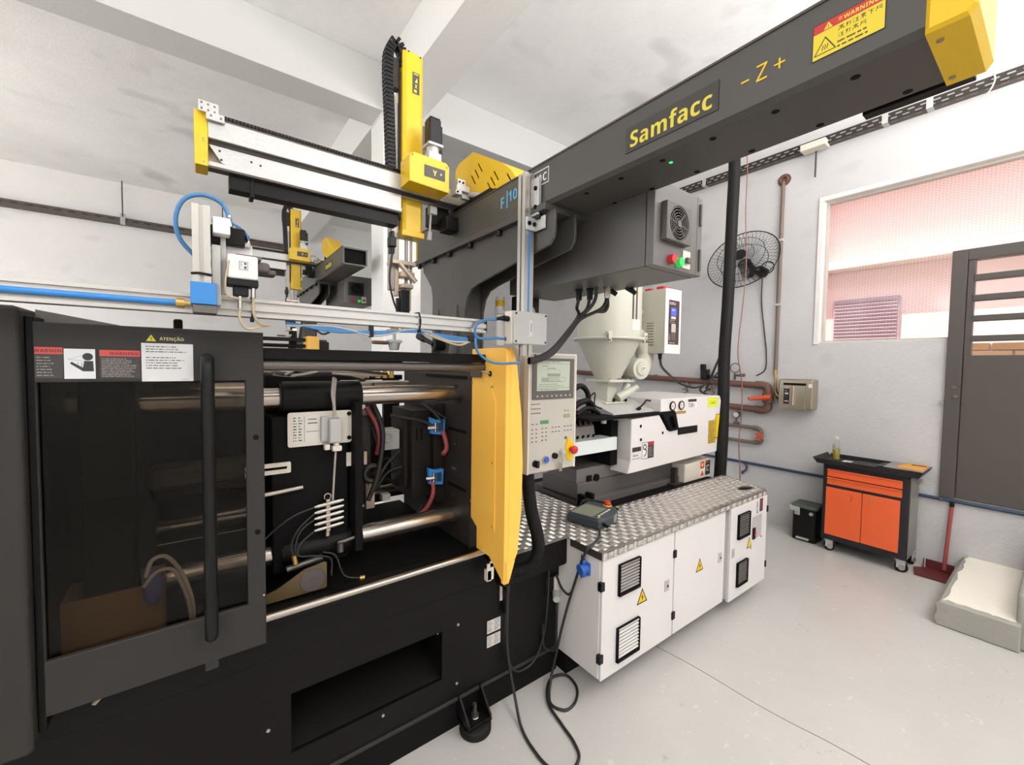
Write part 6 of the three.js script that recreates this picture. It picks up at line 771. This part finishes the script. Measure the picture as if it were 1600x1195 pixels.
{ // tall slim conduit
  const t = thing('wall_conduit', 'slim brown conduit running vertically between the fan and the window', 'conduit', [4.735, 1.6, -1.8]);
  part(t, 'pipe', [cyl([4.735, 1.585, -1.806], [4.735, 3.48, -1.803], 0.017, 0.017, 14)], m.pipeThin); part(t, 'top_eye', [torus([4.74, 3.5, -1.80], 0.035, 0.012, 'x', 20), cyl([4.745, 3.5, -1.80], [4.75, 3.5, -1.80], 0.06, 0.06, 20)], m.pipe);
  for (const y of [2.25, 2.9]) part(t, 'clip', [box(4.712, 4.75, y - 0.012, y + 0.012, -1.83, -1.78, 0.003)], m.lightGrey);
  part(t, 'tail', [cyl([4.735, 1.585, -1.806], [4.735, 1.55, -1.806], 0.02, 0.018, 14), tube([[4.735, 1.55, -1.806], [4.735, 1.47, -1.80], [4.733, 1.38, -1.80], [4.72, 1.33, -1.78], [4.71, 1.31, -1.745]], 0.012)], m.brass); part(t, 'lead', [tube([[4.733, 1.4, -1.795], [4.72, 1.36, -1.78], [4.71, 1.345, -1.74]], 0.006), tube([[4.733, 1.33, -1.79], [4.72, 1.3, -1.775], [4.71, 1.285, -1.74]], 0.006)], m.cableDark);
}
{ // big brown water pipe loop
  const x = 4.69, t = thing('water_pipe', 'thick brown water pipe along the right wall bending back with a red handled valve', 'pipe', [x, 1.4, -3]), r = 0.034;
  const pth = [[x, 1.508, -4.6], [x, 1.475, -2.3], [x, 1.455, -1.93]];
  part(t, 'pipe', [cyl([x, 1.50, -4.6], [x, 1.42, -1.90], r, r, 18), cyl([x, 1.42, -1.855], [x, 1.17, -1.845], r, r, 18), cyl([x, 1.165, -1.88], [x, 1.195, -2.7], r, r, 18)], m.pipe);
  part(t, 'elbow', [tube([[x, 1.425, -1.97], [x, 1.422, -1.9], [x, 1.41, -1.865], [x, 1.38, -1.852], [x, 1.32, -1.85]], r * 1.22, 30, 16), tube([[x, 1.22, -1.845], [x, 1.19, -1.85], [x, 1.172, -1.87], [x, 1.166, -1.9], [x, 1.168, -1.97]], r * 1.22, 30, 16)], m.pipe);
  const v = part(t, 'valve', [cyl([x, 1.345, -1.85], [x, 1.25, -1.847], r * 1.55, r * 1.55, 20)], m.pipe); part(v, 'handle', [cyl([x - 0.05, 1.30, -1.85], [x - 0.075, 1.30, -1.85], 0.03, 0.028, 18), cyl([x - 0.07, 1.31, -1.80], [x - 0.085, 1.28, -1.99], 0.024, 0.02, 14)], m.handleRed); part(v, 'cap', [cyl([x - 0.085, 1.286, -1.985], [x - 0.087, 1.28, -2.005], 0.015, 0.015, 12)], m.panelDark);
  const tees = [-2.42, -2.75]; for (const z of tees) { part(t, 'tap', [cyl([x, 1.44, z], [x, 1.36, z], 0.026, 0.022, 14), cyl([x, 1.36, z], [x, 1.30, z + 0.01], 0.014, 0.014, 12), box(x - 0.05, x - 0.02, 1.33, 1.345, z - 0.03, z + 0.03, 0.004), cyl([x - 0.03, 1.3, z], [x - 0.03, 1.25, z], 0.02, 0.016, 12)], m.pipeThin); }
  part(t, 'hose', [tube([[x, 1.26, -2.42], [x - 0.04, 1.3, -2.5], [x - 0.04, 1.34, -2.56], [x - 0.02, 1.42, -2.5]], 0.012), tube([[x - 0.04, 1.25, -2.45], [x - 0.05, 1.32, -2.5], [x - 0.02, 1.36, -2.44]], 0.01)], m.cableDark);
  part(t, 'gauge_stub', [cyl([x, 1.47, -2.19], [x, 1.54, -2.19], 0.012, 0.012, 10), torus([x, 1.60, -2.19], 0.05, 0.006, 'x', 20), cyl([x - 0.02, 1.52, -2.17], [x - 0.02, 1.525, -2.08], 0.012, 0.018, 12)], m.panelDark);
  part(t, 'wall_clip', [-4, -3.2].map((z) => box(x, 4.748, 1.44, 1.5, z - 0.015, z + 0.015, 0.003)).concat([box(x, 4.748, 1.25, 1.35, -1.87, -1.83, 0.003)]), m.panelDark);
}
{ // small pressure valve cluster on the pipe
  const t = thing('pressure_switch', 'black pressure switch with a slanting lever on the thick brown wall pipe', 'switch', [4.66, 1.5, -2.5]);
  part(t, 'body', [box(4.62, 4.7, 1.47, 1.58, -2.55, -2.47, 0.01), box(4.63, 4.69, 1.57, 1.64, -2.56, -2.51, 0.01), cyl([4.66, 1.5, -2.47], [4.66, 1.49, -2.35], 0.018, 0.012, 12)], m.plastic); part(t, 'lever', [cyl([4.60, 1.36, -2.46], [4.60, 1.74, -2.31], 0.012, 0.012, 12)], m.gate);
}
{ // small pipe loop with gauge
  const x = 4.71, t = thing('air_pipe', 'thinner brown pipe loop with small gauge and red valve below the thick pipe', 'pipe', [x, 0.9, -2.2]), r = 0.018;
  part(t, 'pipe', [tube([[x, 0.98, -2.7], [x, 0.972, -2.3], [x, 0.967, -1.96], [x, 0.96, -1.925], [x, 0.93, -1.908], [x, 0.86, -1.905], [x, 0.825, -1.915], [x, 0.815, -1.95], [x, 0.812, -2.3], [x, 0.812, -2.7]], r, 120, 12)], m.pipeThin);
  part(t, 'elbow', [tube([[x, 0.968, -1.99], [x, 0.96, -1.93], [x, 0.925, -1.908], [x, 0.9, -1.906]], r * 1.3, 20, 12), tube([[x, 0.86, -1.905], [x, 0.83, -1.912], [x, 0.816, -1.94], [x, 0.814, -1.98]], r * 1.3, 20, 12)], m.pipeThin);
  const v = part(t, 'valve_handle', [cyl([x - 0.02, 0.89, -1.907], [x - 0.05, 0.89, -1.907], 0.012, 0.012, 10), ...[0, 60, 120].map((a) => box(x - 0.06, x - 0.045, 0.845, 0.935, -1.915, -1.899, 0.004).translate(0, -0.89, 1.907).rotateX(a * D2R).translate(0, 0.89, -1.907))], m.handleRed, 'red star handle');
  part(t, 'gauge', [cyl([x, 0.975, -2.165], [x, 1.06, -2.165], 0.014, 0.01, 12), box(x - 0.02, x + 0.02, 0.98, 1.01, -2.19, -2.14, 0.004), cyl([x - 0.02, 1.09, -2.165], [x + 0.02, 1.09, -2.165], 0.035, 0.035, 22)], m.panelDark); part(t, 'dial', [cyl([x - 0.022, 1.09, -2.165], [x - 0.02, 1.09, -2.165], 0.028, 0.028, 20)], m.cream);
  part(t, 'wall_clip', [box(x, 4.748, 0.96, 0.985, -2.42, -2.4, 0.002), box(x, 4.748, 0.8, 0.825, -2.42, -2.4, 0.002)], m.panelDark);
}
{ // paper towel dispenser
  const t = thing('towel_dispenser', 'champagne metal towel dispenser with black panel on the right wall', 'dispenser', [4.68, 1.21, -1.575]);
  part(t, 'body', [box(4.60, 4.745, 1.21, 1.50, -1.725, -1.43, 0.015)], m.dispenser); part(t, 'front', [box(4.592, 4.602, 1.225, 1.49, -1.665, -1.49, 0.004)], m.dispenser); part(t, 'curved_rib', [cyl([4.596, 1.25, -1.592], [4.596, 1.435, -1.592], 0.012, 0.012, 16), cyl([4.594, 1.25, -1.572], [4.594, 1.435, -1.572], 0.004, 0.004, 8)], m.copperTint); part(t, 'base_lip', [box(4.585, 4.61, 1.205, 1.24, -1.72, -1.48, 0.005)], m.dispenser);
  part(t, 'slot', [box(4.588, 4.594, 1.44, 1.462, -1.675, -1.485, 0.002)], m.blackMatte);
  part(t, 'panel', [decal([4.5915, 1.338, -1.645], 0.05, 0.16, '-x')], pic(70, 220, (x, w, h) => { x.fillStyle = '#15120f'; x.fillRect(0, 0, w, h); x.fillStyle = '#b9aa9c'; x.fillRect(4, 0, 58, 14); lines(x, 16, 36, 36, 2, 12, 7, '#8d857e'); x.fillStyle = '#c9c3bd'; x.fillRect(14, 70, 42, 22); lines(x, 20, 110, 28, 2, 14, 5, '#6c655f'); x.fillStyle = '#d6d0cb'; x.fillRect(10, 178, 50, 12); }));
  part(t, 'sticker', [decal([4.599, 1.44, -1.452], 0.03, 0.035, '-x')], M(0xe8dccb, 0.6));
}
{ // blue compressed air line
  const x = 4.735, t = thing('blue_pipe', 'thin blue compressed air pipe running low along the right wall', 'pipe', [x, 0.57, -2]);
  part(t, 'pipe', [cyl([x, 0.577, -4.5], [x, 0.577, 1.0], 0.0135, 0.0135, 14)], m.navy); for (const z of [-2.5, -1.3, -0.57]) part(t, 'clip', [box(x - 0.018, 4.748, 0.56, 0.594, z - 0.008, z + 0.008, 0.002)], m.panelDark);
  part(t, 'drop', [tube([[x, 0.577, -2.1], [x - 0.01, 0.55, -2.05], [x - 0.012, 0.50, -2.05], [x - 0.012, 0.47, -2.08]], 0.01), cyl([x - 0.012, 0.48, -2.08], [x - 0.012, 0.45, -2.09], 0.014, 0.014, 10)], m.navy);
}
// ---------- tool cart and what stands on it ----------
{
  const x0 = 4.4, x1 = 4.715, z0 = -1.262, z1 = -0.70, y0 = 0.105, yt = 0.775, t = thing('tool_cart', 'black rolling tool cart with two orange drawers and two orange doors', 'cart', [4.56, 0, -0.98]);
  part(t, 'cabinet', [box(x0, x1, y0, yt, z0, z1, 0.004)], m.cart); part(t, 'side_skin', [box(x0 + 0.02, x1 - 0.002, y0 + 0.01, yt, z1, z1 + 0.004, 0.001)], m.cartSide);
  part(t, 'top_tray', [box(x0 - 0.04, x1 + 0.005, yt, yt + 0.012, z0 - 0.04, z1 + 0.05, 0.004), poly([[x0 - 0.04, yt + 0.012], [x0 - 0.06, yt + 0.045], [x0 - 0.05, yt + 0.045], [x0 - 0.03, yt + 0.012]], 'z', z0 - 0.045, z1 + 0.055), box(x1 - 0.004, x1 + 0.005, yt, yt + 0.045, z0 - 0.04, z1 + 0.05, 0.002), poly([[z0 - 0.04, yt], [z0 - 0.075, yt + 0.045], [z0 - 0.066, yt + 0.05], [z0 - 0.03, yt + 0.012]], 'x', x0 - 0.04, x1 + 0.005), poly([[z1 + 0.05, yt], [z1 + 0.075, yt + 0.045], [z1 + 0.066, yt + 0.05], [z1 + 0.04, yt + 0.012]], 'x', x0 - 0.04, x1 + 0.005)], m.cart);
  const dr = [[0.668, 0.732], [0.598, 0.66]]; for (const [a, b] of dr) { const d = part(t, 'drawer', [box(x0 - 0.012, x0 + 0.01, a, b, z0 + 0.032, z1 - 0.042, 0.003)], m.cartOrange); part(d, 'pull', [poly([[x0 - 0.012, b - 0.012], [x0 - 0.024, b - 0.006], [x0 - 0.022, b], [x0 - 0.01, b]], 'z', z0 + 0.032, z1 - 0.042)], m.cartOrange); }
  const zm = -0.985; for (const [a, b] of [[z0 + 0.027, zm - 0.002], [zm + 0.002, z1 - 0.05]]) part(t, 'door', [box(x0 - 0.01, x0 + 0.01, 0.155, 0.572, a, b, 0.003)], m.cartOrange);
  const ds = t.children.filter((c) => c.name === 'door'); part(ds[1], 'lock', [cyl([x0 - 0.01, 0.535, -0.925], [x0 - 0.018, 0.535, -0.925], 0.009, 0.009, 14), cyl([x0 - 0.018, 0.515, -0.923], [x0 - 0.022, 0.515, -0.923], 0.009, 0.009, 12)], m.brass); part(ds[0], 'scuff', [tube([[x0 - 0.0102, 0.535, -1.07], [x0 - 0.0102, 0.525, -1.055], [x0 - 0.0102, 0.5, -1.055], [x0 - 0.0102, 0.48, -1.065]], 0.002, 16, 4)], M(0x9c4630, 0.6));
  part(t, 'side_handle', [box(4.6, 4.66, 0.69, 0.72, z1 + 0.004, z1 + 0.03, 0.004)], m.cartSide);
  for (const [x, z, a] of [[4.44, -1.22, 0.5], [4.44, -0.745, 0.25], [4.68, -1.22, 1.3], [4.68, -0.72, 1.3]]) {   // swivelled castors
    const turn = (g) => g.rotateY(a).translate(x, 0, z), c = part(t, 'castor', [turn(box(-0.026, 0.026, 0.096, 0.106, -0.03, 0.03, 0.001)), turn(box(-0.019, -0.016, 0.035, 0.1, -0.02, 0.034, 0.001)), turn(box(0.016, 0.019, 0.035, 0.1, -0.02, 0.034, 0.001))], m.zinc);
    part(c, 'wheel', [turn(cyl([-0.0125, 0.04, 0.012], [0.0125, 0.04, 0.012], 0.04, 0.04, 28))], m.rubber); part(c, 'hub', [turn(cyl([-0.0225, 0.04, 0.012], [0.0225, 0.04, 0.012], 0.022, 0.022, 22))], m.steel);
  }
}
{
  const p = [4.58, 0.788, -1.225], t = thing('oil_bottle', 'clear bottle half filled with yellow oil on the left end of the tool cart', 'bottle', p);
  part(t, 'shell', [lathe([[0, 0], [0.024, 0], [0.028, 0.004], [0.028, 0.14], [0.024, 0.158], [0.013, 0.175], [0.012, 0.19]], ...p, 28)], m.bottlePlastic); part(t, 'oil', [lathe([[0, 0.002], [0.025, 0.004], [0.0265, 0.01], [0.0265, 0.098], [0, 0.098]], ...p, 28)], m.oil); part(t, 'label', [new THREE.CylinderGeometry(0.0284, 0.0284, 0.045, 24, 1, true, 2.6, 2.2).translate(p[0], p[1] + 0.115, p[2])], M(0xb8a0a0, 0.5)); part(t, 'cap', [lathe([[0, 0.206], [0.013, 0.206], [0.0145, 0.202], [0.0145, 0.185], [0.013, 0.183]], ...p, 20)], m.cream);
}
solo('paper_sheet', [box(4.50, 4.62, 0.7872, 0.789, -1.17, -1.06, 0)], m.white, 'small white paper lying in the cart tray beside the oil bottle', 'paper');
solo('hand_tools', [cyl([4.46, 0.794, -1.17], [4.45, 0.794, -1.08], 0.006, 0.006, 10), cyl([4.45, 0.794, -1.08], [4.445, 0.796, -1.05], 0.009, 0.009, 10), box(4.48, 4.5, 0.787, 0.797, -1.13, -1.06, 0.003)], m.steelDark, 'small steel hand tool lying in front of the paper on the cart', 'tool');
{
  const t = thing('tablet_case', 'black tablet in its case lying on the middle of the tool cart', 'tablet', [4.53, 0.787, -0.99]);
  part(t, 'case', [box(4.43, 4.62, 0.787, 0.803, -1.09, -0.90, 0.004)], m.plastic); part(t, 'flap', [poly([[-0.93, 0.803], [-0.9, 0.818], [-0.86, 0.82], [-0.84, 0.79], [-0.845, 0.787], [-0.9, 0.8]], 'x', 4.43, 4.64, [], 0.001)], m.cart);
}
{
  const t = thing('wooden_board', 'orange wooden board on a grey sheet over the right end of the cart', 'board', [4.56, 0.82, -0.75]);
  part(t, 'grey_sheet', [box(4.40, 4.72, 0.818, 0.826, -0.865, -0.63, 0.002)], m.cartSide); part(t, 'board', [poly([[4.43, -0.79], [4.60, -0.775], [4.69, -0.74], [4.69, -0.64], [4.42, -0.635]], 'y', 0.826, 0.834)], m.wood); part(t, 'strip', [box(4.60, 4.615, 0.834, 0.838, -0.73, -0.645, 0.001)], m.blackMatte);
}
{ // pedal bin
  const cx = 4.57, cz = -1.42, t = thing('pedal_bin', 'small black pedal bin with grey lid beside the tool cart', 'bin', [cx, 0, cz]);
  part(t, 'bucket', [poly(rrect(cx - 0.1, cx + 0.1, cz - 0.095, cz + 0.1, 0.03), 'y', 0.0, 0.30, [], 0.004)], m.plastic); part(t, 'lid', [poly(rrect(cx - 0.115, cx + 0.105, cz - 0.112, cz + 0.112, 0.04), 'y', 0.30, 0.335, [], 0.012)], M(0x4f5550, 0.5)); part(t, 'pedal', [box(cx - 0.125, cx - 0.08, 0.018, 0.034, cz - 0.05, cz + 0.05, 0.004)], m.lightGrey);
  part(t, 'bag_edge', [box(cx - 0.118, cx - 0.1, 0.27, 0.315, cz - 0.115, cz - 0.03, 0.006), box(cx - 0.104, cx - 0.1, 0.235, 0.275, cz - 0.075, cz - 0.03, 0.002), cyl([cx - 0.1, 0.27, cz + 0.06], [cx - 0.116, 0.27, cz + 0.06], 0.016, 0.014, 14)], m.lightGrey);
}
{ // dustpan
  const t = thing('dustpan', 'dark red long handled dustpan leaning against the wall by the concrete step', 'dustpan', [4.6, 0, -0.55]);
  part(t, 'pan', [poly([[4.46, -0.66], [4.62, -0.69], [4.69, -0.62], [4.69, -0.50], [4.63, -0.452], [4.47, -0.452]], 'y', 0.003, 0.011), box(4.685, 4.695, 0.003, 0.08, -0.63, -0.47, 0.004), poly([[4.50, 0.008], [4.69, 0.008], [4.69, 0.08], [4.62, 0.03]], 'z', -0.465, -0.459), poly([[4.62, 0.008], [4.69, 0.008], [4.69, 0.08]], 'z', -0.645, -0.639)], m.maroon); part(t, 'handle', [cyl([4.675, 0.03, -0.525], [4.728, 0.53, -0.508], 0.0125, 0.0125, 14)], m.redHose); part(t, 'grip', [cyl([4.728, 0.53, -0.508], [4.732, 0.565, -0.507], 0.0145, 0.0145, 14), torus([4.732, 0.57, -0.507], 0.01, 0.004, 'x', 14)], m.plastic);
}
scene.traverse((o) => { if (o.isMesh) { o.castShadow = true; o.receiveShadow = true; } });
renderer.render(scene, camera);
